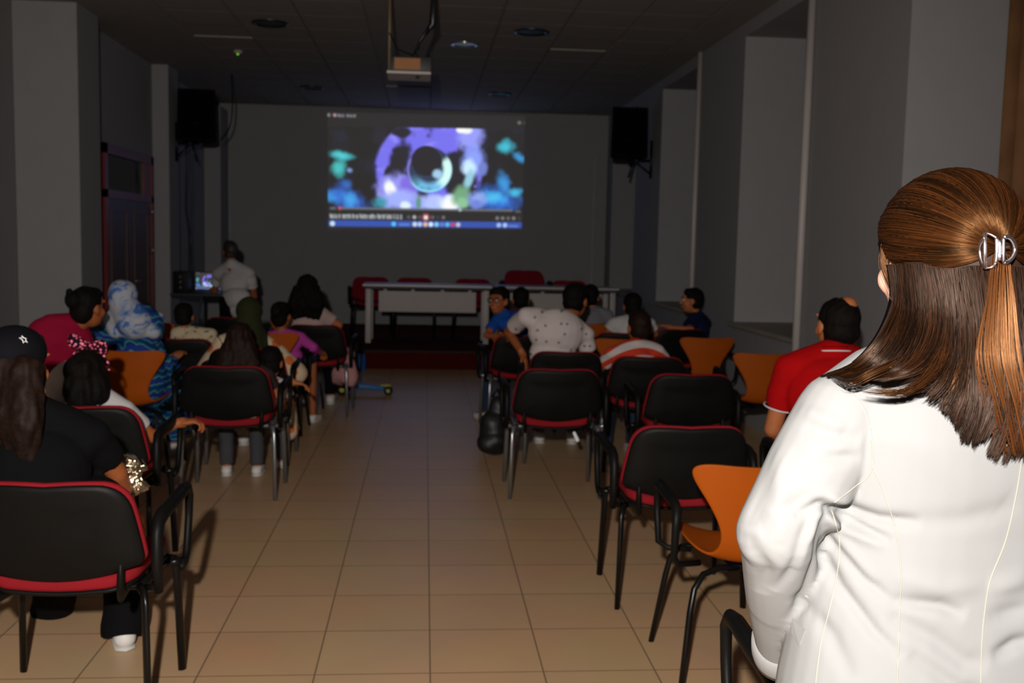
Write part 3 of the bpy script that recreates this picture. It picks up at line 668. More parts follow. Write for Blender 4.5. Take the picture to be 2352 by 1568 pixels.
# pale pink bag hanging, blue bottle bag
hb = thing('drawstring_bag', 'pale pink drawstring bag hanging beside the aisle chair on the left', 'bag', tuple(P(792, 880, 9.2)))
bz = B(); vs = []; n = 20
for z, rx in ((0, .03), (.01, .11), (.08, .12), (.2, .085), (.3, .045), (.34, .012)): vs += [((rx*math.cos(2*PI*k/n)), (.5*rx*math.sin(2*PI*k/n)), z+.03*math.sin(4*PI*k/n)*(z < .1)) for k in range(n)]
bz.add(vs, [(i*n+k, i*n+(k+1) % n, (i+1)*n+(k+1) % n, (i+1)*n+k) for i in range(5) for k in range(n)]+[tuple(range(n))])
obj('pouch', bz, mat('pale_pink_cloth', (.45, .22, .22), .9, var=.15, bump=.3, bs=150), hb); obj('cord', B().tube([(0, 0, .33), (0.005, 0, .52)], .005, 6), BLACKC, hb)
wb = P(828, 822, 12.05)
w1 = thing('water_bottle', 'blue water bottle with a white cap standing near the stage edge', 'bottle', (wb.x, 12.05, 0))
obj('bottle_body', B().tube([(0, 0, 0), (0, 0, .16), (0, 0, .2)], [.06, .065, .045], 20), mat('bottle_blue', (.02, .1, .35), .35), w1, autos=50)
obj('bottle_cap', B().tube([(-.0, 0, .2), (0, 0, .25)], .03, 16), BLACKP, w1, autos=40)
obj('bottle_straw', B().tube([(-.072, 0, .06), (-.072, 0, .22)], .008, 8), WHITEL, w1)
# folded cloth on the seat
cl = B(); nn = 24
def clf(x, y, qq): return Vector((-1.13+x, 6.225+y, .487+qq+.45*x*x))
cl.slab([(-.16, -.222), (.0, -.235), (.16, -.222), (.17, -.1), (-.15, -.1)], .02, clf, 4)
tag(obj('folded_cloth', cl, pmat('blue_white_cloth', [(0, (.5, .5, .52)), (.52, (.5, .5, .52)), (.56, (.1, .28, .32))], 3, 'noise', const=False)), 'folded white and teal cloth on the seat of the chair left of the aisle', 'cloth')
# ================================================================ people
def V3(*a): return Vector(a)
def seated(x, y, yaw=0., s=1., z=.47, lean=(0, 0), head=(0, .02), tilt=0.):
    """joints of a seated figure; s scales the body, z is the seat; lean moves the shoulders, head moves the head further"""
    Rm = Matrix.Rotation(yaw, 3, 'Z'); o = V3(x, y, 0)
    def W(a, b, c): return o+Rm @ V3(a, b, c)
    J = {}
    J['pelvis'] = W(0, 0, z+.1*s); J['waist'] = W(lean[0]*.35, -.01*s+lean[1]*.3, z+.24*s); J['chest'] = W(lean[0]*.8, -.02*s+lean[1]*.8, z+.43*s)
    nx, ny = lean[0], lean[1]
    J['neck'] = W(nx, ny-.01*s, z+.56*s-.2*(abs(lean[0])+abs(lean[1])))
    J['head'] = W(nx+head[0], ny+head[1], z+.70*s-.3*(abs(lean[0])+abs(lean[1])))
    for n, q in (('L', -1), ('R', 1)):
        J['sh'+n] = W(q*.175*s+nx*.95, ny-.01*s, z+.53*s-.2*(abs(lean[0])+abs(lean[1]))-q*tilt)
        J['el'+n] = W(q*.225*s+nx*.8, .03*s+ny, z+.27*s); J['wr'+n] = W(q*.17*s, .24*s, z+.2*s)
        J['hip'+n] = W(q*.09*s, .0, z+.07*s); J['kn'+n] = W(q*.12*s, .4*s, z+.06*s)
        J['an'+n] = W(q*.12*s, .42*s, .1*s); J['to'+n] = W(q*.13*s, .56*s, .04)
    J['s'] = s; J['yaw'] = yaw; J['hyaw'] = yaw; J['base'] = V3(x, y, 0); J['hs'] = .55+.45*s
    return J
def frame(up, side):
    z = up.normalized(); x = (side-z*side.dot(z)).normalized(); y = z.cross(x)
    return Matrix((x, y, z)).transposed()
def hand(b, wr, d, up, s=1., curl=.6, thumb=1):
    """palm, five fingers of different length bent around a grip, thumb from the side of the palm"""
    d = d.normalized(); up = (up-d*up.dot(d)).normalized(); sd = d.cross(up)*thumb
    M_ = Matrix((sd, d, up)).transposed()
    b.ell(wr+d*.045*s, (.042*s, .052*s, .017*s), M_, 14, 10)
    b.cap(wr-d*.02*s, .026*s, wr+d*.02*s, .028*s)
    for k, (off, L, r) in enumerate(((-.031, .85, .0078), (-.0105, 1., .0086), (.0105, .95, .0083), (.030, .75, .0072))):
        p = wr+d*(.082-.006*abs(k-1.4))*s-sd*off*-1*s; dd = d.copy(); a = curl*.5
        for seg, l in enumerate((.042, .027, .02)):
            dd = (d*math.cos(a)-up*math.sin(a)); q = p+dd*l*L*s; b.cap(p, r*s, q, r*.92*s, 8); p = q; a += curl*.8
    p = wr+d*.025*s-sd*.036*s; q = p+(d*.6-sd*.7-up*.25).normalized()*.036*s; b.cap(p, .0115*s, q, .0095*s, 8)
    b.cap(q, .0095*s, q+(d*.85-sd*.25-up*.45).normalized()*.03*s, .008*s, 8)
def headmesh(b, c, yaw, hs, pitch=0., nb=None):
    M_ = Matrix.Rotation(yaw, 3, 'Z') @ Matrix.Rotation(-pitch, 3, 'X')
    E_ = lambda p, r: b.ell(c+M_ @ (V3(*p)*hs), tuple(q*hs for q in r), M_, 18, 12)
    E_((0, -.012, .025), (.074, .092, .088)); E_((0, .02, -.03), (.062, .068, .085)); E_((0, .045, -.075), (.038, .035, .035))
    b.cap(c+M_ @ (V3(0, .085, .008)*hs), .008*hs, c+M_ @ (V3(0, .105, -.028)*hs), .013*hs, 8)
    E_((0, .083, -.058), (.024, .012, .012)); E_((0, .078, .035), (.055, .018, .012))
    for q in (-1, 1):
        E_((q*.076, -.004, -.008), (.009, .02, .03)); E_((q*.073, .006, -.03), (.007, .012, .012)); E_((q*.035, .06, -.03), (.024, .024, .026))
    return M_
def hairpost(amp, fr):
    def f(co, no):
        n = np.array([noise.noise(Vector((c[0]*fr, c[1]*fr, c[2]*fr*.35))) for c in co]); return co+no*(amp*n)[:, None]
    return f
def human(name, label, J, skin, top, bottom, shoes=None, hair='short', hairm=None, sleeve='short', vox=.008, legs='long', face=True, hands=(.6, .6), pitch=0., eye=False, fat=1., handup=None, extra=None, skipL=False):
    s = J['s']; hs = J['hs']; base = J['base']; hm = hairm or HAIR_B
    t = thing(name, label, 'person', tuple(base))
    up = (J['neck']-J['pelvis']); side = J['shR']-J['shL']
    sk = B(); Mt = frame(up, side)
    M_ = headmesh(sk, J['head'], J['hyaw'], hs, pitch)
    sk.cap(J['neck']-up.normalized()*.03*s, .055*s*fat, J['head']+M_ @ V3(0, -.02, -.05)*hs, .05*s, 14)
    def torso(b, g):
        b.ell(J['pelvis'], ((.155*fat+g)*s, (.115+g)*s, (.11+g)*s), Mt); b.ell(J['waist'], ((.13*fat+g)*s, (.095+g)*s, (.13+g)*s), Mt)
        b.ell(J['chest'], ((.158*fat+g)*s, (.108+g)*s, (.15+g)*s), Mt)
        b.cap(J['shL'], (.052+g)*s, J['neck'], (.06+g)*s, 14); b.cap(J['shR'], (.052+g)*s, J['neck'], (.06+g)*s, 14)
        b.cap(J['shL'], (.05+g)*s, J['chest'], (.08+g)*s, 14); b.cap(J['shR'], (.05+g)*s, J['chest'], (.08+g)*s, 14)
    if hair == 'balding': sk.ell(J['head']+M_ @ (V3(.018, -.045, .082)*hs), tuple(q*hs for q in (.036, .044, .036)), M_)
    torso(sk, -.012)
    for n in 'LR':
        sk.cap(J['sh'+n], .043*s, J['el'+n], .036*s); sk.cap(J['el'+n], .036*s, J['wr'+n], .024*s)
        d = (J['wr'+n]-J['el'+n]).normalized(); hd = J.get('hd'+n, d); hu = J.get('hu'+n, V3(0, 0, 1))
        if abs(hd.normalized().dot(hu.normalized())) > .95: hu = V3(0, 1, .2)
        hand(sk, J['wr'+n]+hd.normalized()*.015*s, hd, hu, (.6+.4*s), hands[0 if n == 'L' else 1], 1 if n == 'R' else -1)
        sk.cap(J['hip'+n], .07*s*fat, J['kn'+n], .052*s); sk.cap(J['kn'+n], .052*s, J['an'+n], .034*s)
        sk.cap(J['an'+n]-V3(0, 0, .03*s), .03*s, J['to'+n], .024*s)
    obj('body', sk, skin, t, off=base, voxel=vox, it=3)
    tp = B(); torso(tp, .012)
    for n in 'LR':
        if sleeve == 'none': continue
        e = J['sh'+n].lerp(J['el'+n], .62)
        if sleeve == 'short': tp.cap(J['sh'+n], .06*s, e, .062*s, 16, flat1=True)
        else:
            tp.cap(J['sh'+n], .06*s, J['el'+n], .051*s, 16); tp.cap(J['el'+n], .051*s, J['el'+n].lerp(J['wr'+n], .9 if sleeve == 'long' else .5), .036*s, 16, flat1=True)
    def fold(co, no):
        n = np.array([noise.noise(Vector((c[0]*9, c[1]*9, c[2]*16))) for c in co]); return co+no*(.006*s*n)[:, None]
    if extra: extra(tp)
    shirt = obj(J.get('topname', 'shirt'), tp, top, t, off=base, voxel=max(vox, .008), it=4, post=fold)
    bt = B(); bt.ell(J['pelvis'], (.165*s*fat, .125*s, .09*s), Mt)
    for n in 'LR':
        bt.cap(J['hip'+n], .083*s*fat, J['kn'+n], .067*s, 16)
        if legs == 'long': bt.cap(J['kn'+n], .067*s, J['an'+n]+V3(0, 0, .0), .056*s, 16, flat1=True)
        elif legs == 'wide': bt.cap(J['kn'+n], .072*s, J['an'+n]+V3(0, 0, -.0), .085*s, 16, flat1=True)
    obj('trousers' if legs != 'short' else 'shorts', bt, bottom, t, off=base, voxel=max(vox, .009), it=4, post=fold)
    for n in 'LR':
        a = J['an'+n]; q = J['to'+n]; d = (q-a); d.z = 0; d = d.normalized(); f0 = V3(a.x, a.y, .0)
        sb = B(); sb.cap(f0-d*.02*s+V3(0, 0, .045*s), .042*s, f0+d*.1*s+V3(0, 0, .04*s), .038*s); sb.cap(f0+d*.08*s+V3(0, 0, .036*s), .037*s, f0+d*.17*s+V3(0, 0, .033*s), .03*s)
        sb.cap(f0+V3(0, 0, .05*s), .04*s, f0+V3(0, 0, .085*s), .042*s, flat1=True)
        o = obj('shoe', sb, shoes or mat('white_shoe', (.6, .58, .56), .6), t, off=base, voxel=.007, it=3)
        pb_ = B(); pb_.slab([(d.x*l-d.y*w2+f0.x, d.y*l+d.x*w2+f0.y) for l, w2 in ((-.06*s, 0), (-.04*s, .035*s), (.06*s, .038*s), (.15*s, .04*s), (.2*s, .02*s), (.2*s, -.02*s), (.15*s, -.04*s), (.06*s, -.038*s), (-.04*s, -.035*s))], .014, lambda x, y, z: Vector((x, y, .008+z)), 3)
        obj('sole', pb_, mat('shoe_sole', (.5, .5, .48), .7), o, off=base)
    h = B(); c = J['head']
    E_ = lambda p, r: h.ell(c+M_ @ (V3(*p)*hs), tuple(q*hs for q in r), M_, 22, 14)
    if hair in ('short', 'bun', 'long', 'bob', 'curly', 'pony'):
        E_((0, -.022, .038), (.082, .094, .086)); E_((0, -.05, -.01), (.072, .06, .07 if hair == 'short' else .085))
        E_((0, .03, .075), (.066, .05, .042))
        if hair == 'short': E_((0, -.035, -.03), (.07, .063, .055))
        if hair == 'bun': E_((0, -.105, .045), (.05, .045, .05)); E_((-.01, -.12, .09), (.02, .02, .025))
        if hair == 'pony':
            E_((0, -.12, .02), (.03, .03, .03)); b0 = c+M_ @ (V3(0, -.13, .01)*hs); h.cap(b0, .026*hs, b0+V3(0, -.02, -.2)*hs, .018*hs)
        if hair in ('bob', 'curly'):
            for q in (-1, 1): E_((q*.062, -.01, -.03), (.042, .06, .09))
            E_((0, -.06, -.05), (.09, .055, .09))
        if hair == 'long':
            Ln = J.get('hl', .34); E_((0, -.03, -.03), (.098, .1, .12))
            for q in (-1, -.6, -.2, .2, .6, 1):
                a = c+M_ @ (V3(q*.07*J.get('hw', 1), -.05, -.0)*hs); e = a+V3(0, 0, -Ln)+M_ @ V3(q*.025, -.02, 0)
                m_ = a.lerp(e, .5)+M_ @ V3(q*.028, -.03, 0); h.cap(a, .05*hs, m_, .05*hs); h.cap(m_, .05*hs, e, .022*hs)
        amp = {'curly': .016, 'long': .01, 'bob': .01}.get(hair, .004)
        obj('hair', h, hm, t, off=base, voxel=.006 if hair != 'long' else .007, it=2 if hair != 'long' else 7, post=hairpost(amp*hs, 26 if hair == 'curly' else 38))
    elif hair == 'balding':
        E_((0, -.02, .03), (.081, .094, .083)); E_((0, -.04, -.02), (.076, .066, .06)); E_((0, -.03, -.05), (.066, .05, .04))
        obj('hair', h, hm, t, off=base, voxel=.006, it=2, post=hairpost(.004, 50))
    elif hair == 'hijab':
        E_((0, -.012, .028), (.092, .108, .1)); E_((0, -.03, -.04), (.082, .09, .09))
        hk = J['head'].lerp(J['neck'], .8)
        h.cap(c+M_ @ (V3(0, -.03, -.05)*hs), .075*hs, hk+M_ @ V3(0, -.02, -.02), .1*s, 18)
        for q in (-1, -.5, 0, .5, 1):
            e = J['chest']+M_ @ V3(q*.12, -.07, .0)*s+V3(0, 0, J.get('drape', .0)); h.cap(hk+M_ @ V3(q*.06, -.03, -.01), .062*s, e, .045*s, 14)
            if q == 0: h.cap(c+M_ @ (V3(0, -.03, -.02)*hs), .085*hs, J['chest']+M_ @ V3(0, -.07, .06)*s+V3(0, 0, J.get('drape', .0)), .115*s, 20)
            e2 = J['chest']+M_ @ V3(q*.11, .09, .06)*s; h.cap(hk+M_ @ V3(q*.06, .03, -.02), .055*s, e2, .04*s, 14)
        obj('headscarf', h, hm, t, off=base, voxel=.008, it=5, post=fold)
    if eye:
        for q in (-1, 1):
            e = B().ell(c+M_ @ (V3(q*.03, .076, .005)*hs), .012*hs, None, 12, 8); o = obj('eye', e, mat('eye_white', (.6, .58, .55), .2), t, off=base)
            obj('iris', B().ell(c+M_ @ (V3(q*.03, .0835, .005)*hs), .0062*hs, None, 10, 8), mat('iris_dark', (.02, .01, .005), .1), o, off=base)
            obj('eyebrow', B().tube([c+M_ @ (V3(q*a, b_, z_)*hs) for a, b_, z_ in ((.012, .092, .022), (.03, .092, .029), (.048, .08, .024))], .004*hs, 8), hm, t, off=base)
        obj('lips', B().ell(c+M_ @ (V3(0, .088, -.058)*hs), (.024*hs, .01*hs, .009*hs), M_, 14, 8), mat('lip_skin', (.45, .13, .1), .5), t, off=base)
    return t, M_
def put(J, **k):
    for a, b in k.items(): J[a] = b if not isinstance(b, tuple) else P(*b)
    return J
NAVY = mat('navy_cotton', (.008, .012, .045), .9, bump=.2, bs=200); JEAN = mat('dark_denim', (.02, .03, .06), .9, bump=.3, bs=300)
GREYT = mat('grey_trousers', (.05, .05, .055), .9); WHITEC = mat('white_cotton', (.5, .48, .48), .9, bump=.2, bs=150)
GPP = None
# --- woman in the black cap
J = seated(-1.17, 3.5, -.35, 1., z=.5, lean=(-.05, .06), head=(-.03, .05))
put(J, head=(42, 842, 3.47), neck=(60, 945, 3.44), shR=(212, 1002, 3.5), shL=(-95, 1030, 3.42), chest=(80, 1090, 3.42), waist=(110, 1230, 3.4), elR=(268, 1085, 3.62), wrR=(300, 1170, 3.82), knR=(290, 1270, 3.95), anR=(285, 1462, 3.82), toR=(275, 1500, 3.97), knL=(150, 1270, 3.95), anL=(120, 1400, 4.2), toL=(110, 1420, 4.4))
J['hyaw'] = -.5; J['hs'] = 1.02; J['hl'] = .33; J['hw'] = 1.35; J['topname'] = 'tshirt'
tw, Mw = human('seated_woman', 'woman in black with a star cap seated on the nearest chair', J, SKIN_D, BLACKC, BLACKC, hair='long', hairm=HAIR_BR, vox=.006, legs='wide', fat=1.05)
base = J['base']; c = J['head']
def cw(*p): return c+Mw @ (V3(*p)*J['hs'])
cp_ = B(); cp_.ell(cw(0, -.015, .05), (.091, .107, .088), Mw, 28, 18); cp_.cap(cw(0, -.06, .0), .07, cw(0, -.03, .02), .08)
capo = obj('cap', cp_, mat('cap_black', (.005, .005, .007), .8, spec=.08, bump=.3, bs=300), tw, off=base, voxel=.006, it=4)
if 0: obj('cap_peak', B().slab([(-.07, .06), (-.075, .1), (-.05, .15), (0, .17), (.05, .15), (.075, .1), (.07, .06), (0, .085)], .006, lambda x, y, z: cw(x, y, .045+z-1.8*x*x), 4), MATS['cap_black'], capo, off=base)
sp = []
for k in range(11):
    a = PI/2+k*PI/5; r = .021 if k % 2 == 0 else .0095
    sp.append((r*math.cos(a+.3), r*math.sin(a+.3)))
ctr = P(70, 760, 3.36); fx = _r; fz = _u
o_ = c+Mw @ (V3(0, -.015, .05)*J['hs'])
def oncap(u, v):
    p = ctr+Vector((1, 0, 0))*u+Vector((0, 0, 1))*v; q = Mw.transposed() @ (p-o_)
    k = 1/math.sqrt((q.x/.0925)**2+(q.y/.1085)**2+(q.z/.0895)**2); return o_+Mw @ (q*k)
obj('star_emblem', B().tube([oncap(u*1.25, v*1.25) for u, v in sp], .0017, 6), mat('star_white', (.85, .85, .85), .4), capo, off=base)
er = P(88, 880, 3.4)
obj('hoop_earring', B().tube([er+V3(.021*math.sin(a), -.004*math.cos(a), -.024+.024*math.cos(a)) for a in [k*2*PI/24+.2 for k in range(24)]], .0013, 6), mat('gold', (.9, .75, .5), .15, metal=1.), tw, off=base)
# puffy metallic bag on her lap
g0 = P(300, 1095, 3.74)
gb = thing('puffer_bag', 'shiny gold quilted bag held at the lap of the woman in black', 'bag', tuple(g0))
bb = B(); bb.ell((0, 0, .03), (.065, .06, .05)).ell((.01, 0, -.03), (.062, .06, .04)).ell((-.02, .0, .06), (.05, .045, .03))
def crinkle(co, no):
    n = np.array([abs(noise.noise(Vector((v[0]*14+2*noise.noise(Vector(v)*12), v[1]*14, v[2]*38))))+.4*abs(noise.noise(Vector(v)*60)) for v in co]); return co-no*(.03*n)[:, None]
obj('bag_body', bb, mat('metallic_gold_fabric', (.5, .42, .3), .22, metal=.95, var=.2), gb, voxel=.0035, it=2, post=crinkle)
obj('bag_strap', B().tube([(-.04, -.03, .07), (-.05, -.06, .1), (.03, -.05, .1), (.05, -.02, .05)], .004, 8), BLACKC, gb)
# --- girl with the pink bow
J = seated(-1.56, 4.75, -.1, .8, z=.5, lean=(.0, .02), head=(0, .0))
put(J, head=(200, 868, 4.72), neck=(210, 950, 4.74), shR=(285, 942, 4.76), shL=(168, 990, 4.72), elR=(352, 1004, 4.86), wrR=(405, 972, 4.88))
J['hdR'] = V3(.8, .15, .1); J['hs'] = 1.0; J['topname'] = 'tshirt'
tg, Mg = human('seated_girl', 'seated girl with black hair and a pink bow headband', J, SKIN_D, WHITEC, JEAN, hair='curly', vox=.0055, hands=(.6, 1.1))
c = J['head']; base = J['base']; BOW = pmat('pink_spotted_ribbon', [(0, (.9, .32, .42)), (.3, (.85, .1, .2)), (.42, (.012, .004, .012))], 70, 'voronoi')
gw = lambda *p: c+Mg @ V3(*p)
hb_ = obj('headband', B().tube([gw(.092*math.cos(a), .02, .035+.1*math.sin(a)) for a in [PI*k/20 for k in range(21)]], .0055, 8, flat=1.), BOW, tg, off=base)
bc = gw(.0, .02, .15)
for q in (-1, 1):
    bo = B(); vs = []
    for i, (l, h_) in enumerate(((.0, .006), (.012, .012), (.035, .027), (.065, .036), (.082, .03))):
        for k in range(8):
            a = 2*PI*k/8; vs.append(bc+Mg @ V3(q*l, .012*math.cos(a)*(1+i*.3), h_*math.sin(a)+q*-l*.18))
    bo.add(vs, [(i*8+k, i*8+(k+1) % 8, (i+1)*8+(k+1) % 8, (i+1)*8+k) for i in range(4) for k in range(8)]+[tuple(range(8)), tuple(32+k for k in range(8))])
    obj('bow_loop', bo, BOW, hb_, off=base)
obj('bow_knot', B().ell(bc, (.012, .012, .011), None, 12, 8), BOW, hb_, off=base)
# --- person in magenta leaning
J = seated(-2.35, 6.1, -.2, 1., z=.5)
put(J, head=(203, 706, 6.05), neck=(172, 745, 6.05), shR=(190, 790, 6.1), shL=(118, 745, 6.0), chest=(135, 790, 6.05), waist=(125, 850, 6.05), elL=(95, 800, 6.3), wrL=(130, 850, 6.4))
J['hyaw'] = -.55; J['topname'] = 'blouse'
human('seated_woman', 'seated person in a magenta top leaning sideways by the left pillar', J, SKIN_D, mat('magenta_cloth', (.25, .005, .03), .9), JEAN, hair='bun', sleeve='long', fat=1.15)
# --- woman in the blue headscarf
J = seated(-1.86, 6.86, 0, 1., z=.5)
put(J, head=(283, 686, 6.85)); J['neck'] = J['head']+V3(0, -.01, -.15); J['topname'] = 'dress'; J['drape'] = -.02
put(J, shL=(222, 772, 6.87), shR=(345, 772, 6.87), elR=(378, 850, 6.95), elL=(208, 850, 6.95))
BDRESS = pmat('blue_green_print', [(0, (.01, .02, .16)), (.42, (.0, .14, .16)), (.52, (.02, .25, .14)), (.62, (.2, .3, .34)), (.7, (.01, .04, .22))], 6, 'wave', dist=9, det=2, const=False, stretch=(1, 1, .5))
SCARF = pmat('blue_white_scarf', [(0, (.02, .06, .28)), (.4, (.05, .14, .4)), (.5, (.34, .38, .45)), (.65, (.42, .4, .42))], 9, 'noise', dist=1.5, const=False)
def robe(b, J=J):
    b.cap(J['pelvis']-V3(0, 0, .02), .19, J['pelvis']+V3(0, .2, -.1), .2); b.cap(J['knL'], .1, J['anL']+V3(0, 0, .05), .11, flat1=True); b.cap(J['knR'], .1, J['anR']+V3(0, 0, .05), .11, flat1=True)
    b.cap(J['elR']+V3(0, 0, .05), .06, J['elR']+V3(.01, -.03, -.14), .055)
human('seated_woman', 'seated woman in a blue and white headscarf and blue-green patterned dress', J, SKIN_M, BDRESS, BDRESS, hair='hijab', hairm=SCARF, sleeve='long', extra=robe)
# --- small child on the black chair
J = seated(-1.72, 7.85, 0, .72, z=.42)
put(J, head=(423, 726, 7.85)); J['neck'] = J['head']+V3(0, -.01, -.115); J['hs'] = .86
human('seated_child', 'small child with short black hair and a cream collar', J, SKIN_M, pmat('cream_print', [(0, (.5, .42, .28)), (.55, (.5, .42, .28)), (.62, (.12, .1, .06))], 30), JEAN, hair='short')
# --- woman in dark green scarf and floral dress
J = seated(-1.2, 7.22, 0, 1.0, z=.49)
put(J, head=(573, 722, 7.25)); J['neck'] = J['head']+V3(0, -.01, -.14); J['topname'] = 'dress'; J['drape'] = -.06
put(J, shL=(510, 790, 7.25), shR=(650, 800, 7.22), elR=(680, 862, 7.25), elL=(478, 855, 7.25), chest=(580, 830, 7.2))
J['shR'] = P(640, 812, 7.22)
FLOR = pmat('orange_floral_print', [(0, (.55, .13, .03)), (.27, (.55, .42, .28)), (.6, (.6, .47, .33)), (.72, (.05, .06, .03))], 7.5, 'voronoi')
def robe2(b, J=J):
    b.cap(J['pelvis']-V3(0, 0, .02), .19, J['pelvis']+V3(0, .2, -.1), .2); b.cap(J['knL'], .1, J['anL']+V3(0, 0, .0), .12, flat1=True); b.cap(J['knR'], .1, J['anR']+V3(.05, 0, .0), .12, flat1=True)
    for a_ in 'LR': b.cap(J['sh'+a_]+V3(0, -.01, -.01), .062, J['el'+a_]+V3(0, -.02, .02), .082)
    b.cap(J['pelvis']+V3(.24, .05, .0), .05, J['pelvis']+V3(.26, .05, -.42), .06)
human('seated_woman', 'seated woman in a dark green headscarf and cream floral dress with orange flowers', J, SKIN_M, FLOR, FLOR, hair='hijab', hairm=mat('dark_green_scarf', (.022, .026, .01), .9), sleeve='long', extra=robe2)
# --- girl with long brown hair
J = seated(-1.16, 6.3, 0, .8, z=.5)
put(J, head=(552, 782, 6.3), neck=(556, 838, 6.3), shR=(612, 862, 6.32), shL=(500, 862, 6.3), elR=(634, 905, 6.38), wrR=(662, 876, 6.5)); J['hdR'] = V3(.5, .2, -.1); J['hs'] = .92; J['hl'] = .26; J['hw'] = .7; J['chest'] = J['neck']+V3(.02, 0, -.19); J['waist'] = J['neck']+V3(0, 0, -.27)
human('seated_girl', 'seated girl with long straight brown hair, her arm stretched to the right', J, SKIN_M, mat('dark_brown_top', (.03, .02, .02), .9), GREYT, hair='long', hairm=HAIR_BR, vox=.006)
J = seated(-1.02, 6.62, 0, .6, z=.5)
put(J, head=(622, 832, 6.6), neck=(622, 875, 6.6)); J['hs'] = .9
for n_, q in (('L', -1), ('R', 1)):
    J['sh'+n_] = J['neck']+V3(q*.09, 0, -.03); J['el'+n_] = J['neck']+V3(q*.12, .04, -.14); J['wr'+n_] = J['neck']+V3(q*.1, .14, -.16)
J['chest'] = J['neck']+V3(0, 0, -.1); J['waist'] = J['neck']+V3(0, 0, -.18); J['pelvis'] = V3(J['neck'].x, 6.62, .53)
human('seated_child', 'very small black-haired child beside the long-haired girl, just above the chair back', J, SKIN_M, pmat('pale_print', [(0, (.6, .5, .5)), (.5, (.6, .5, .5)), (.6, (.25, .1, .12))], 30), GREYT, hair='short')
# --- child in bright pink
J = seated(-1.09, 8.3, -.25, .78, z=.5)
put(J, head=(646, 725, 8.28), neck=(648, 768, 8.28), shR=(690, 776, 8.25), shL=(618, 775, 8.3), elR=(718, 797, 8.2), wrR=(735, 808, 8.4)); J['hs'] = .95; J['chest'] = J['neck']+V3(0, 0, -.2); J['waist'] = J['neck']+V3(0, 0, -.28)
human('seated_child', 'child in a bright pink top with dark tied hair, elbow out towards the aisle', J, SKIN_D, mat('bright_pink_cloth', (.42, .05, .3), .9), JEAN, hair='bun', sleeve='long', legs='short')
# --- woman with long dark hair
J = seated(-.98, 9.15, 0, 1., z=.5)
put(J, head=(706, 665, 9.15)); J['neck'] = J['head']+V3(0, -.01, -.14); J['hl'] = .25; J['hs'] = 1.12
J['shL'] = J['neck']+V3(-.12, 0, -.07); J['shR'] = J['neck']+V3(.14, 0, -.08); J['hw'] = .85; J['chest'] = J['neck']+V3(-.02, 0, -.21)
human('seated_woman', 'seated woman with long wavy black hair and a pale pink top', J, SKIN_M, mat('pale_pink_top', (.42, .3, .28), .9), BLACKC, hair='long', fat=1.05)
# --- standing man at the laptop
J = seated(-2.12, 11.55, .75, 1., z=.95)
sx, sy = P(536, 700, 11.5).x, 11.5
put(J, head=(528, 577, 11.6), neck=(533, 608, 11.5), shL=(500, 628, 11.65), shR=(573, 628, 11.45), chest=(538, 650, 11.5), waist=(542, 700, 11.45), elL=(493, 668, 11.75), wrL=(488, 665, 11.95), elR=(584, 680, 11.55), wrR=(570, 690, 11.75))
J['pelvis'] = V3(sx+.04, 11.42, .86); J['base'] = V3(sx+.04, 11.42, 0)
for n_, q in (('L', -1), ('R', 1)):
    J['hip'+n_] = V3(sx+.04+q*.09, 11.42, .82); J['kn'+n_] = V3(sx+.04+q*.11, 11.46, .46); J['an'+n_] = V3(sx+.04+q*.12, 11.4, .08); J['to'+n_] = V3(sx+q*.14, 11.55, .03)
J['hyaw'] = .5; J['hs'] = 1.0
human('standing_man', 'man in a white shirt standing at the laptop, back turned', J, SKIN_D, WHITEC, BLACKC, hair='short', hairm=mat('grey_dark_hair', (.03, .02, .015), .6, bump=.6, bs=120), pitch=-.3, fat=1.1)
# --- man in white patterned shirt
J = seated(.98, 7.32, -.1, 1.05, z=.48)
put(J, head=(1322, 690, 7.45), neck=(1300, 735, 7.35), shL=(1208, 726, 7.25), shR=(1345, 770, 7.3), chest=(1278, 762, 7.25), waist=(1270, 815, 7.25), elL=(1168, 762, 7.5), wrL=(1196, 805, 7.3), elR=(1352, 822, 7.35), wrR=(1330, 835, 7.5))
J['hyaw'] = -.5; J['hs'] = 1.08; J['hdL'] = V3(.3, -.1, -.6)
DOTS = pmat('white_shirt_with_grey_motifs', [(0, (.12, .1, .11)), (.105, (.3, .27, .28)), (.135, (.56, .49, .48))], 11.0, 'voronoi', const=False, flat=True)
human('seated_man', 'seated man in a white shirt with small grey motifs, leaning right', J, SKIN_D, DOTS, JEAN, hair='short', fat=1.18, vox=.007)
# --- boy in blue turned to the camera
J = seated(.78, 8.5, .5, .8, z=.5)
put(J, head=(1146, 690, 8.5), neck=(1156, 722, 8.52), shL=(1182, 738, 8.6), shR=(1138, 740, 8.45), elR=(1118, 770, 8.35), wrR=(1150, 772, 8.2), elL=(1190, 775, 8.5), wrL=(1160, 775, 8.3)); J['hyaw'] = 2.5; J['hs'] = .98
tb, Mb = human('seated_boy', 'boy in a blue top and glasses turned back towards the camera', J, SKIN_D, mat('blue_cotton', (.01, .06, .3), .9), JEAN, hair='short', eye=True, vox=.006)
gl = B()
for q in (-1, 1): gl.tube([J['head']+Mb @ (V3(q*.032+.022*math.cos(a), .098, .005+.018*math.sin(a))*.98) for a in [k*2*PI/16 for k in range(17)]], .003, 6)
gl.tube([J['head']+Mb @ V3(q*.01, .1, .01) for q in (-1, 1)], .003, 6)
for q in (-1, 1): gl.tube([J['head']+Mb @ V3(q*.052, .095, .01), J['head']+Mb @ V3(q*.078, .0, .005)], .003, 6)
obj('glasses', gl, BLACKP, tb, off=J['base'])
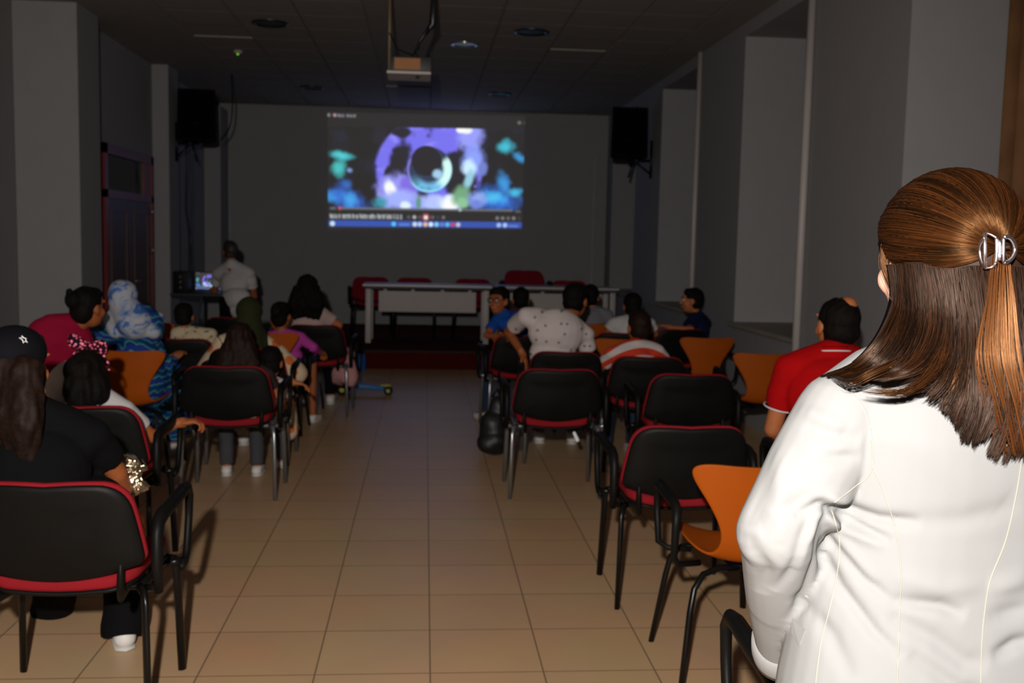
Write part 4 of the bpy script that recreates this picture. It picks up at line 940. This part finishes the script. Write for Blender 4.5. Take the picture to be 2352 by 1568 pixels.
def simple(lab, px, py, Y, s, yaw, skin, top, nm='seated_child', hair='short', hs=.95, hm=None, **k):
    hp = P(px, py, Y); J = seated(hp.x, Y-.02, yaw, s, z=.5); dz = hp.z-.13*s-.0; J['head'] = hp
    J['neck'] = hp+V3(0, -.01, -.125*s-.01); J['hs'] = hs; top_ = J['neck'].z
    for n_, q in (('L', -1), ('R', 1)):
        Rm = Matrix.Rotation(yaw, 3, 'Z'); J['sh'+n_] = J['neck']+Rm @ V3(q*.17*s, 0, -.035*s)
    J['chest'] = J['neck'].lerp(J['pelvis'], .32); J['waist'] = J['neck'].lerp(J['pelvis'], .68)
    J.update(k); return human(nm, lab, J, skin, top, JEAN, hair=hair, hairm=hm)
simple('dark-haired child right beside the boy in blue, seen from behind', 1196, 688, 9.2, .8, 0, SKIN_M, mat('dark_plum_cotton', (.05, .02, .03), .9))
simple('person in a grey plaid shirt behind the head of the leaning man', 1356, 682, 9.5, .95, -.2, SKIN_M, pmat('grey_plaid', [(0, (.08, .08, .09)), (.5, (.25, .24, .27))], 14, 'wave', dist=1), nm='seated_person', hs=1.)
simple('person in a white top with very short dark hair, behind the child in stripes', 1452, 703, 8.9, .95, 0, SKIN_D, WHITEC, nm='seated_person', hs=1.0)
# --- child in red and white stripes
J = seated(1.5, 7.05, .15, .82, z=.48)
put(J, head=(1467, 752, 7.05), neck=(1462, 793, 7.0), shL=(1405, 812, 7.0), shR=(1510, 806, 7.02), chest=(1452, 830, 7.0), elL=(1378, 850, 7.1), elR=(1540, 850, 7.1)); J['hs'] = 1.0
STR = bpy.data.materials.new('red_white_stripes'); STR.use_nodes = True; nt = STR.node_tree; pb = nt.nodes['Principled BSDF']
tc = nt.nodes.new('ShaderNodeTexCoord'); sx_ = nt.nodes.new('ShaderNodeSeparateXYZ'); nt.links.new(tc.outputs['Object'], sx_.inputs[0])
ab = nt.nodes.new('ShaderNodeMath'); ab.operation = 'MULTIPLY'; nt.links.new(sx_.outputs['X'], ab.inputs[0]); nt.links.new(sx_.outputs['X'], ab.inputs[1])
m1 = nt.nodes.new('ShaderNodeMath'); m1.operation = 'MULTIPLY'; m1.inputs[1].default_value = 1.7; nt.links.new(ab.outputs[0], m1.inputs[0])
ad = nt.nodes.new('ShaderNodeMath'); ad.operation = 'ADD'; nt.links.new(sx_.outputs['Z'], ad.inputs[0]); nt.links.new(m1.outputs[0], ad.inputs[1])
m2 = nt.nodes.new('ShaderNodeMath'); m2.operation = 'MULTIPLY_ADD'; m2.inputs[1].default_value = 1/.098; m2.inputs[2].default_value = .0; nt.links.new(ad.outputs[0], m2.inputs[0])
fr_ = nt.nodes.new('ShaderNodeMath'); fr_.operation = 'FRACT'; nt.links.new(m2.outputs[0], fr_.inputs[0])
rp = nt.nodes.new('ShaderNodeValToRGB'); rp.color_ramp.interpolation = 'CONSTANT'; rp.color_ramp.elements[0].color = (.5, .03, .006, 1); rp.color_ramp.elements[1].position = .5; rp.color_ramp.elements[1].color = (.52, .47, .45, 1)
nt.links.new(fr_.outputs[0], rp.inputs[0]); nt.links.new(rp.outputs[0], pb.inputs['Base Color']); pb.inputs['Roughness'].default_value = .9
human('seated_child', 'child with short hair in a red and white striped shirt', J, SKIN_D, STR, JEAN, hair='short', hairm=HAIR_BR, fat=1.1, vox=.007)
# --- boy in navy by the windows
J = seated(2.42, 9.3, .35, .82, z=.5)
put(J, head=(1589, 690, 9.3), neck=(1600, 722, 9.32), shL=(1580, 748, 9.2), shR=(1622, 742, 9.5), elL=(1588, 757, 9.0), wrL=(1540, 752, 9.1), chest=(1603, 762, 9.35)); J['hyaw'] = 1.35; J['hdL'] = V3(-.8, .1, .2); J['hs'] = .98
human('seated_boy', 'boy in a navy top seen from the side near the windows', J, SKIN_M, NAVY, NAVY, hair='short', eye=True, sleeve='short', vox=.007)
# --- man in the red polo
J = seated(1.86, 4.4, 0, 1.08, z=.49)
put(J, head=(1922, 746, 4.42), neck=(1912, 815, 4.38), shL=(1812, 848, 4.4), shR=(2010, 850, 4.4), elL=(1775, 985, 4.45), wrL=(1800, 1050, 4.65), chest=(1905, 900, 4.36), waist=(1895, 1010, 4.36)); J['hs'] = 1.1; J['hyaw'] = .12; J['topname'] = 'polo_shirt'
REDP = mat('red_polo_cotton', (.36, .002, .003), .9, bump=.2, bs=300)
tm, Mm = human('seated_man', 'balding man in a red polo shirt with white trim', J, SKIN_M, REDP, BLACKC, hair='balding', fat=1.12, vox=.006)
WT = mat('white_trim', (.7, .68, .68), .8)
base = J['base']
nk = J['neck']+V3(0, .0, .0); clr = B(); n = 28; vs = []
for r, z in ((.098, -.03), (.088, .02), (.08, .035), (.074, .03)): vs += [nk+V3(r*math.cos(2*PI*k/n), r*.95*math.sin(2*PI*k/n)+.01, z+.012*math.sin(2*PI*k/n)*-1) for k in range(n)]
clr.add(vs, [(i*n+k, i*n+(k+1) % n, (i+1)*n+(k+1) % n, (i+1)*n+k) for i in range(3) for k in range(n)])
cc = obj('collar', clr, REDP, tm, off=base)
obj('collar_trim', B().tube([nk+V3(.09*math.cos(2*PI*k/n), .09*.95*math.sin(2*PI*k/n)+.01, .015-.012*math.sin(2*PI*k/n)) for k in range(n+1)], .003, 6, cap=False), WT, cc, off=base)
for n_ in 'LR':
    a = J['sh'+n_]; b_ = J['el'+n_]; e = a.lerp(b_, .63); d = (b_-a).normalized(); u1 = d.cross(V3(0, 1, 0)).normalized(); u2 = d.cross(u1)
    obj('sleeve_trim', B().tube([e+u1*.0665*math.cos(2*PI*k/24)+u2*.0665*math.sin(2*PI*k/24) for k in range(25)], .0035, 6, cap=False), WT, tm, off=base)
# ================================================================ the standing woman in the white jacket
JACK = bpy.data.materials.new('white_jacket_cloth'); JACK.use_nodes = True; nt = JACK.node_tree; pb = nt.nodes['Principled BSDF']
pb.inputs['Base Color'].default_value = (.232, .236, .236, 1); pb.inputs['Roughness'].default_value = .9; pb.inputs['Specular IOR Level'].default_value = .08
tc = nt.nodes.new('ShaderNodeTexCoord'); wv = nt.nodes.new('ShaderNodeTexNoise'); wv.inputs['Scale'].default_value = 900; wv.inputs['Detail'].default_value = 2
mp = nt.nodes.new('ShaderNodeMapping'); mp.inputs['Scale'].default_value = (1, 1, .3); nt.links.new(tc.outputs['Object'], mp.inputs[0]); nt.links.new(mp.outputs[0], wv.inputs['Vector'])
bp = nt.nodes.new('ShaderNodeBump'); bp.inputs['Strength'].default_value = .12; bp.inputs['Distance'].default_value = .001; nt.links.new(wv.outputs['Fac'], bp.inputs['Height']); nt.links.new(bp.outputs[0], pb.inputs['Normal'])
HX = .81
J = {'s': 1., 'hs': 1.0, 'yaw': .2, 'hyaw': .22, 'base': V3(HX, 1.5, 0), 'topname': 'jacket_lining'}
J['head'] = P(2158, 600, 1.5); J['neck'] = V3(HX-.005, 1.475, 1.40)
J['chest'] = V3(HX, 1.48, 1.25); J['waist'] = V3(HX, 1.48, 1.08); J['pelvis'] = V3(HX, 1.49, .93)
J['shL'] = P(1935, 955, 1.47); J['shR'] = V3(HX+.2, 1.47, J['shL'].z); J['elL'] = P(1793, 1225, 1.45); J['elR'] = V3(HX+.31, 1.46, J['elL'].z)
J['wrL'] = P(1800, 1492, 1.66); J['wrR'] = V3(HX+.12, 1.7, J['wrL'].z+.02); J['hdL'] = V3(.9, .3, .1); J['hdR'] = V3(-.9, .3, .05)
for n_, q in (('L', -1), ('R', 1)):
    J['hip'+n_] = V3(HX+q*.09, 1.49, .86); J['kn'+n_] = V3(HX+q*.1, 1.5, .47); J['an'+n_] = V3(HX+q*.1, 1.48, .09); J['to'+n_] = V3(HX+q*.11, 1.64, .03)
hw, Mh = human('standing_woman', 'woman in a white jacket with long brown hair and a metal clip', J, SKIN_L, WHITEC, mat('cream_trousers', (.5, .48, .44), .9), hair='none', vox=.005, legs='long', eye=True, sleeve='none', hairm=HAIR_BR)
base = J['base']
jb = B(); n = 40; vs = []
RN = [(.60, .0, .262, .165), (.75, 0, .262, .165), (.88, -.0, .252, .155), (.97, .0, .238, .14), (1.06, .0, .218, .127), (1.13, .0, .207, .123), (1.20, .0, .203, .126), (1.27, .0, .205, .128), (1.32, .0, .195, .118), (1.355, 0, .165, .1), (1.385, -.0, .12, .082), (1.41, -.0, .078, .066), (1.44, 0, .064, .06)]
for z, dx, a, d in RN:
    for k in range(n):
        an = 2*PI*k/n; cx, sy = math.cos(an), math.sin(an); pw = .82
        vs.append(V3(HX+dx+a*abs(cx)**pw*(1 if cx > 0 else -1), 1.48+d*abs(sy)**.9*(1 if sy > 0 else -1), z))
jb.add(vs, [(i*n+k, i*n+(k+1) % n, (i+1)*n+(k+1) % n, (i+1)*n+k) for i in range(len(RN)-1) for k in range(n)]+[tuple(range(n))[::-1], tuple((len(RN)-1)*n+k for k in range(n))])
sl = J['shL']; el = J['elL']; wr = J['wrL']; inn = V3(HX-.12, 1.48, 1.33)
for q in (-1, 1):
    m_ = (lambda v: v if q < 0 else V3(2*HX-v.x, v.y, v.z))
    a, e, w_ = m_(sl), m_(el), m_(wr)
    jb.cap(a, .066, m_(inn), .07, 20)
    up_ = a.lerp(e, .5)+V3(q*-.0, .0, 0)
    jb.cap(a, .068, up_, .071, 20); jb.cap(up_, .071, e+V3(q*.004, -.0, 0), .062, 20); jb.cap(e, .062, e.lerp(w_, .5), .058, 20)
    jb.cap(e.lerp(w_, .45), .058, w_, .047, 20, flat1=True)
    jb.cap(a+V3(-q*.05, 0, -.1), .06, a+V3(-q*.05, 0, -.2), .03, 16)
CR = [  # soft folds: (points in photo coordinates, height, width)
 ([(1900, 1168), (1950, 1185), (2030, 1200), (2115, 1198)], -.008, .009), ([(1905, 1150), (1935, 1158), (1985, 1175)], .006, .01),
 ([(1912, 1180), (1975, 1215), (2055, 1248)], -.006, .007), ([(1912, 1195), (1970, 1240), (2045, 1262)], .004, .008),
 ([(1915, 1200), (1950, 1270), (2000, 1340), (2060, 1390)], -.005, .008), ([(1908, 1200), (1925, 1290), (1955, 1370), (2010, 1450), (2060, 1500)], -.0055, .009),
 ([(1895, 1210), (1900, 1300), (1895, 1400), (1880, 1500)], -.004, .008), ([(1935, 1220), (1975, 1290), (2020, 1350)], .004, .009),
 ([(2068, 1378), (2150, 1382), (2200, 1400)], -.006, .010), ([(2075, 1330), (2160, 1345), (2250, 1335)], .003, .014), ([(2060, 1420), (2130, 1455), (2190, 1500), (2240, 1505)], -.005, .014),
 ([(2270, 1480), (2310, 1460), (2352, 1452)], -.006, .010), ([(2270, 1400), (2352, 1385)], -.004, .012), ([(2270, 1340), (2352, 1320)], .004, .014),
 ([(2080, 1200), (2200, 1190), (2330, 1150)], -.0025, .016), ([(1860, 1150), (1820, 1180), (1800, 1200)], -.004, .01), ([(1905, 1160), (1870, 1178), (1835, 1195)], -.005, .008),
 ([(1900, 1000), (1950, 1010), (1995, 1022)], -.0035, .011), ([(1915, 1060), (1995, 1058)], -.004, .01), ([(1880, 960), (1920, 975), (1960, 1000)], .003, .013),
 ([(1790, 1060), (1770, 1140), (1745, 1230), (1745, 1300)], -.004, .012), ([(1830, 1050), (1815, 1150), (1800, 1260)], .004, .012), ([(1870, 1200), (1850, 1270), (1835, 1340), (1820, 1400)], -.004, .009),
 ([(1760, 1290), (1790, 1340), (1800, 1420)], -.004, .01), ([(1725, 1300), (1760, 1370), (1775, 1430)], .003, .01), ([(1900, 1190), (1860, 1260), (1845, 1330)], .004, .008),
 ([(2100, 1000), (2200, 1090), (2290, 1150)], .0025, .03), ([(1700, 1225), (1730, 1240), (1770, 1235)], .004, .012), ([(1885, 1420), (1930, 1480), (1960, 1568)], -.004, .012), ([(2090, 1500), (2180, 1560), (2240, 1568)], -.004, .012)]
CR = [([P(x, y, 1.37) for x, y in p], a, w_) for p, a, w_ in CR]
def crease(co, no):
    xz = co[:, [0, 2]]; disp = np.zeros(len(co)); face = np.clip(-no[:, 1]*2, 0, 1)
    for pts, a, w_ in CR:
        q = np.array([(p.x, p.z) for p in pts]); best = np.full(len(co), 9.); tt = np.zeros(len(co)); m = len(q)-1
        for i in range(m):
            d = q[i+1]-q[i]; t = np.clip(((xz-q[i])@d)/(d@d), 0, 1); ds = np.hypot(*(xz-q[i]-t[:, None]*d).T); u = ds < best
            best[u] = ds[u]; tt[u] = (i+t[u])/m
        disp += 1.7*a*np.exp(-(best/w_)**2)*np.sin(np.clip(.12+tt*.88, 0, 1)*PI)**.6
    nn = np.array([noise.noise(Vector((c[0]*7, c[1]*7, c[2]*9))) for c in co])
    return co+no*((disp*face)+.0025*nn)[:, None]
jk = obj('jacket', jb, JACK, hw, off=base, voxel=.0045, it=8, post=crease)
for o in list(hw.children):
    if o.name.startswith('jacket_lining'): bpy.data.objects.remove(o)
from mathutils.bvhtree import BVHTree
bvh = BVHTree.FromPolygons([v.co+base for v in jk.data.vertices], [tuple(p.vertices) for p in jk.data.polygons])
def onto(px, py, lift=.0):
    d = (_f+_r*((px-1176)/FPX)-_u*((py-784)/FPX)).normalized(); h, nn, i, ds = bvh.ray_cast(CP, d)
    return (h+nn*lift) if h else P(px, py, 1.4)
SEAM = mat('jacket_seam_thread', (.3, .285, .24), .8)
def spl(pts, k=6):
    out = []
    for i in range(len(pts)-1):
        p0, p1, p2, p3 = pts[max(i-1, 0)], pts[i], pts[i+1], pts[min(i+2, len(pts)-1)]
        for j in range(k):
            t = j/k; out.append(.5*((2*p1)+(p2-p0)*t+(2*p0-5*p1+4*p2-p3)*t*t+(3*p1-p0-3*p2+p3)*t**3))
    return out+[pts[-1]]
for s_ in ([(2347, 1050), (2335, 1130), (2310, 1240), (2275, 1330), (2262, 1400), (2255, 1480), (2252, 1600)], [(1998, 975), (2003, 1060), (2030, 1130), (2058, 1220), (2070, 1320), (2066, 1400), (2060, 1600)],
           [(1910, 1172), (1928, 1240), (1924, 1310), (1905, 1400), (1885, 1480), (1870, 1600)], [(1958, 905), (1985, 940), (2001, 1000), (2002, 1080), (1960, 1120), (1915, 1155)]):
    uv = spl([Vector((a, b, 0)) for a, b in s_], 8)
    obj('seam', B().tube([onto(v.x, v.y, .0002) for v in uv], .0011, 6), SEAM, jk, off=base)
fl_ = [onto(x, y, .002) for x, y in ((1822, 1420), (1851, 1447), (1838, 1482), (1820, 1455))]
nn = (fl_[1]-fl_[0]).cross(fl_[3]-fl_[0]).normalized()*.003
obj('pocket_flap', B().add([p for p in fl_]+[p+nn for p in fl_], [(0, 1, 2, 3), (7, 6, 5, 4), (0, 4, 5, 1), (1, 5, 6, 2), (2, 6, 7, 3), (3, 7, 4, 0)]), JACK, jk, off=base, smooth=False)
for q, a, e, w_ in ((-1, sl, el, wr),):
    d = (w_-e.lerp(w_, .5)).normalized(); u1 = d.cross(V3(0, 1, 0)).normalized(); u2 = d.cross(u1); vs = []; n = 32
    for r, t in ((.0475, -.04), (.053, -.035), (.0545, .0), (.053, .014), (.047, .014), (.044, -.01)): vs += [w_+d*(t+.003*math.sin(3*2*PI*k/n))+u1*r*math.cos(2*PI*k/n)+u2*r*math.sin(2*PI*k/n) for k in range(n)]
    obj('sleeve_cuff', B().add(vs, [(i*n+k, i*n+(k+1) % n, (i+1)*n+(k+1) % n, (i+1)*n+k) for i in range(5) for k in range(n)]), JACK, jk, off=base)

# ---- hair: fine strands over a dark under-layer
hc = J['head']; ec = P(2182, 566, 1.49); ER = (.099, .122, .112)
def onE(d, k=1.): d = d.normalized(); return ec+Mh @ V3(d.x*ER[0]*k, d.y*ER[1]*k, d.z*ER[2]*k)
clipw = P(2290, 572, 1.38); cdir = Mh.transposed() @ (clipw-ec); cdir = V3(cdir.x/ER[0], cdir.y/ER[1], cdir.z/ER[2]).normalized()
hm = bpy.data.materials.new('auburn_brown_hair'); hm.use_nodes = True; nt = hm.node_tree; pb = nt.nodes['Principled BSDF']
at_ = nt.nodes.new('ShaderNodeVertexColor'); at_.layer_name = 'tone'; nt.links.new(at_.outputs[0], pb.inputs['Base Color'])
pb.inputs['Roughness'].default_value = .33; pb.inputs['Specular IOR Level'].default_value = .75; at2 = nt.nodes.new('ShaderNodeVertexColor'); at2.layer_name = 'gleam'; nt.links.new(at2.outputs[0], pb.inputs['Specular Tint'])
sv, sf, scol, sgl = [], [], [], []
GL0 = [(.85, .42, .18)]
def strand(pts, r, col):
    b0 = len(sv); N = len(pts); side = None
    for i, p in enumerate(pts):
        t = (pts[min(i+1, N-1)]-pts[max(i-1, 0)]).normalized()
        if side is None: side = t.orthogonal().normalized()
        side = (side-t*side.dot(t)).normalized(); u2 = side.cross(t); rr = r*(1-.75*max(0, i/(N-1)-.75)/.25)
        for k in range(3):
            a = 2*PI*k/3; sv.append(p+side*(rr*math.cos(a))+u2*(rr*math.sin(a))); scol.append(col); sgl.append(GL0[0])
    for i in range(N-1):
        for k in range(3): sf.append((b0+i*3+k, b0+i*3+(k+1) % 3, b0+(i+1)*3+(k+1) % 3, b0+(i+1)*3+k))
R_ = random.Random(3)
def tone(a=0., k=1.):
    q = min(1.6, max(0, a+R_.gauss(0, .22))); d = (.0055, .0023, .0011); l = (.062, .019, .0045)
    return tuple((d[i]+(l[i]-d[i])*q)*k for i in range(3))
HL = [V3(-.99, -.02, -.28), V3(-.98, .2, -.1), V3(-.88, .42, .12), V3(-.72, .58, .38), V3(-.45, .68, .6), V3(0, .74, .66), V3(.45, .68, .6), V3(.72, .58, .38), V3(.9, .4, .1), V3(.99, -.02, -.28)]
def hline(u):
    u *= len(HL)-1; i = min(int(u), len(HL)-2); return HL[i].lerp(HL[i+1], u-i).normalized()
def arc(s, t, sag):
    w_ = s.angle(cdir); d = (s*math.sin((1-t)*w_)+cdir*math.sin(t*w_))/max(math.sin(w_), 1e-4); return d+V3(0, 0, -sag*math.sin(PI*t))
clumps = [(R_.random(), R_.gauss(0, .5), R_.gauss(.3, .25)) for _ in range(150)]
for i in range(5600):
    cu_, cz, ct = R_.choice(clumps); u = min(1, max(0, cu_+R_.gauss(0, .012))); s = hline(u)
    t0 = max(0, R_.uniform(-.35, .6)); k0 = 1+R_.gauss(0, .006)+.01*cz*.5; sag = .05+R_.gauss(0, .012)
    pts = []
    M_ = 15; s = (s+V3(0, 0, R_.gauss(0, .01))).normalized()
    for j in range(M_):
        t = t0+(1.0-t0)*j/(M_-1); d = arc(s, t, sag*(1 if abs(u-.5) > .25 else .2)); kk = k0+.03*math.sin(PI*min(1, t*1.1))-.05*max(0, t-.9)/.1+.004*math.sin(8*t+cz*9)
        pts.append(onE(d, kk))
    strand(pts, .00055, tone(ct, .95))
# crown under-layer
ub = B(); ub.ell(ec, tuple(q*.975 for q in ER), Mh, 40, 26)
# guides of the lower hair
Y0 = 1.40
GL = [
 [(2058, 610, 1.455), (2060, 690, 1.44), (2022, 775, 1.42), (1962, 835, 1.43), (1893, 860, 1.47)],
 [(2076, 606, 1.43), (2080, 712, 1.405), (2048, 790, 1.385), (1988, 845, 1.39), (1915, 868, 1.44)],
 [(2107, 604, 1.40), (2118, 720, 1.38), (2092, 800, 1.365), (2035, 852, 1.365), (1962, 868, 1.40)],
 [(2150, 618, 1.385), (2165, 720, 1.37), (2150, 800, 1.355), (2100, 850, 1.35), (2030, 872, 1.36)],
 [(2195, 618, 1.375), (2208, 730, 1.36), (2205, 820, 1.345), (2190, 890, 1.335), (2165, 930, 1.335)],
 [(2225, 612, 1.375), (2240, 740, 1.355), (2238, 850, 1.34), (2238, 940, 1.33), (2214, 1018, 1.33)],
 [(2262, 612, 1.372), (2275, 740, 1.35), (2278, 860, 1.335), (2275, 940, 1.328), (2250, 1000, 1.328)],
 [(2300, 612, 1.374), (2305, 740, 1.352), (2312, 870, 1.335), (2312, 960, 1.328), (2278, 1052, 1.328)],
 [(2335, 612, 1.38), (2345, 740, 1.36), (2362, 870, 1.34), (2355, 970, 1.33), (2325, 1058, 1.33)],
 [(2365, 612, 1.40), (2390, 740, 1.37), (2420, 870, 1.35), (2420, 970, 1.335), (2390, 1050, 1.335)],
 [(2380, 620, 1.44), (2420, 740, 1.42), (2460, 870, 1.38), (2480, 970, 1.36), (2460, 1040, 1.36)]]
GP = [[P(*q) for q in g] for g in GL]
def gpt(u, t, G_=GP):
    u = min(max(u, 0), len(G_)-1.001); i = int(u); f = u-i; f = f*f*(3-2*f) if False else f
    def bez(g):
        x = t*(len(g)-1); k = min(int(x), len(g)-2); q = x-k; p0, p1, p2, p3 = g[max(k-1, 0)], g[k], g[k+1], g[min(k+2, len(g)-1)]
        return .5*((2*p1)+(p2-p0)*q+(2*p0-5*p1+4*p2-p3)*q*q+(3*p1-p0-3*p2+p3)*q**3)
    return bez(G_[i]).lerp(bez(G_[i+1]), f)
GL0[0] = (.36, .26, .21)
cl2 = [(R_.uniform(-.15, len(GL)-.9), R_.uniform(-.004, .012), R_.gauss(.18, .22), R_.uniform(.74, 1.05), R_.uniform(0, 6.28)) for _ in range(210)]
for i in range(7800):
    cu_, cy, ct, ln, ph = R_.choice(cl2); du = R_.gauss(0, .14); dy = R_.gauss(0, .003); ln = ln+R_.gauss(0, .03); q = R_.gauss(0, .0022); pts = []; M_ = 18
    if cu_ > 5.5: ct += .12
    for j in range(M_):
        t = j/(M_-1)*ln; p = gpt(cu_+du*(1-.72*t**1.5), min(t, 1.)); 
        if t > 1: p = p+(p-gpt(cu_, .96))*((t-1)*12)
        p = p+V3(q*(1-t)+.0035*math.sin(ph+t*7)*t, -cy*(.35+t*.7)+dy, 0.0015*math.sin(ph*2+t*9)); pts.append(p)
    strand(pts, .0006, tone(ct-.12, .8))
# copper tail under the clip
GL0[0] = (.8, .42, .2)
TG = [[P(*q) for q in g] for g in [
 [(2278, 585, 1.362), (2262, 690, 1.345), (2240, 820, 1.33), (2262, 930, 1.32), (2300, 1040, 1.32)],
 [(2300, 590, 1.355), (2290, 690, 1.338), (2285, 820, 1.322), (2310, 930, 1.314), (2335, 1050, 1.315)],
 [(2322, 585, 1.362), (2335, 690, 1.345), (2345, 820, 1.33), (2365, 930, 1.32), (2375, 1040, 1.32)]]]
for i in range(1700):
    u = R_.uniform(0, 1.99); ph = int(u*12); R2 = random.Random(ph); ct = R2.uniform(.6, 1.3); o1 = R2.uniform(-.006, .004); pts = []; ln = R_.uniform(.8, 1.)
    for j in range(16):
        t = j/15*ln; p = gpt(u, t, TG)+V3(R2.random()*.0+.002*math.sin(ph+t*6), o1*t, 0); pts.append(p)
    strand(pts, .0006, tone(ct, .95))
# loose wisps
for g, cnt in (([(2170, 800, 1.345), (2150, 850, 1.335), (2080, 900, 1.33), (1975, 896, 1.345)], 60), ([(2215, 830, 1.335), (2195, 880, 1.33), (2190, 930, 1.33), (2230, 1000, 1.33)], 50), ([(2165, 800, 1.345), (2120, 870, 1.335), (2060, 900, 1.33), (2010, 890, 1.34)], 30),
               ([(2090, 820, 1.36), (2010, 855, 1.36), (1950, 880, 1.38), (1905, 862, 1.45)], 40), ([(2040, 545, 1.5), (2030, 600, 1.5), (2046, 650, 1.49), (2070, 700, 1.47)], 40)):
    gp_ = [P(*q) for q in g]
    for i in range(cnt):
        o1 = V3(R_.gauss(0, .004), R_.gauss(0, .002), R_.gauss(0, .004)); pts = []; ln = R_.uniform(.75, 1)
        for j in range(14): t = j/13*ln; pts.append(gpt(0, t, [gp_, gp_])+o1*(1-.4*t))
        strand(pts, .00038, tone(.3))
me = bpy.data.meshes.new('hair'); me.from_pydata([tuple(v-base) for v in sv], [], sf)
ca = me.color_attributes.new('tone', 'FLOAT_COLOR', 'POINT'); ca.data.foreach_set('color', np.concatenate([np.array(scol), np.ones((len(scol), 1))], 1).astype(np.float32).ravel())
cg = me.color_attributes.new('gleam', 'FLOAT_COLOR', 'POINT'); cg.data.foreach_set('color', np.concatenate([np.array(sgl), np.ones((len(sgl), 1))], 1).astype(np.float32).ravel())
me.materials.append(hm); me.polygons.foreach_set('use_smooth', [True]*len(me.polygons)); ho = bpy.data.objects.new('hair', me); C.objects.link(ho); ho.parent = hw; ho['kind'] = 'stuff'
# under-layer sheet below the strands
lay = B(); nu, nt_ = 50, 24
vs = [gpt(i/(nu-1)*(len(GL)-1), j/(nt_-1)*.74)+V3(0, .010, 0) for j in range(nt_) for i in range(nu)]
vs2 = [v+V3(0, .02*(1-(k//nu)/(nt_-1))+.003, 0) for k, v in enumerate(vs)]; m = len(vs)
fs = [(j*nu+i, j*nu+i+1, (j+1)*nu+i+1, (j+1)*nu+i) for j in range(nt_-1) for i in range(nu-1)]
al = fs+[tuple(q+m for q in f[::-1]) for f in fs]
ring = list(range(nu))+[j*nu+nu-1 for j in range(1, nt_)]+[(nt_-1)*nu+i for i in range(nu-2, -1, -1)]+[j*nu for j in range(nt_-2, 0, -1)]
al += [(ring[i], ring[i]+m, ring[(i+1) % len(ring)]+m, ring[(i+1) % len(ring)]) for i in range(len(ring))]
UL = mat('deep_brown_under_hair', (.03, .013, .007), .6, var=.3, vs=80)
obj('under_hair', lay.add(vs+vs2, al), UL, ho, off=base)
ub2 = obj('crown_hair', ub, UL, ho, off=base)
bm = bmesh.new(); bm.from_mesh(ub2.data)   # open the crown over the face
dl = [v for v in bm.verts if (lambda d: (d.y > .62 and d.z < .62) or (d.y > .02 and d.z < -.12) or d.z < -.75)(Mh.transposed() @ (v.co+base-ec) / .11)]
bmesh.ops.delete(bm, geom=dl, context='VERTS'); bm.to_mesh(ub2.data); bm.free()
sd_ = ub2.modifiers.new('thickness', 'SOLIDIFY'); sd_.thickness = .006; sd_.offset = -1
# ---- the claw clip
CHR = mat('polished_rose_metal', (.95, .88, .92), .32, metal=1.)
K = lambda x, y, Y=1.352: P(x, y, Y)
ck = obj('hair_clip', B().tube([K(2262, 534), K(2262, 575, 1.349), K(2262, 616)], .0026, 10), CHR, hw, off=base)
for pts, r in (([K(2289, 546, 1.346), K(2290, 575, 1.344), K(2287, 604, 1.346)], .0026), ([K(2305, 546, 1.346), K(2305, 575, 1.344), K(2305, 601, 1.346)], .0026),
               ([K(2262, 534), K(2275, 538, 1.35), K(2289, 546, 1.346)], .0012), ([K(2262, 616), K(2278, 613, 1.35), K(2287, 604, 1.346)], .0016),
               ([K(2305, 544, 1.348), K(2318, 545, 1.35), K(2327, 556, 1.353), K(2331, 572, 1.356), K(2327, 588, 1.353), K(2316, 600, 1.35), K(2305, 602, 1.348)], .003),
               ([K(2288, 567, 1.345), K(2318, 567, 1.349)], .0011), ([K(2290, 582, 1.345), K(2305, 582, 1.345)], .0011), ([K(2297, 552, 1.343), K(2297, 598, 1.343)], .002),
               ([K(2262, 545, 1.35), K(2252, 560, 1.362), K(2250, 575, 1.37), K(2254, 600, 1.365), K(2262, 612, 1.352)], .0022)):
    obj('clip_bar', B().tube(spl(pts, 4), r, 8), CHR, ck, off=base)
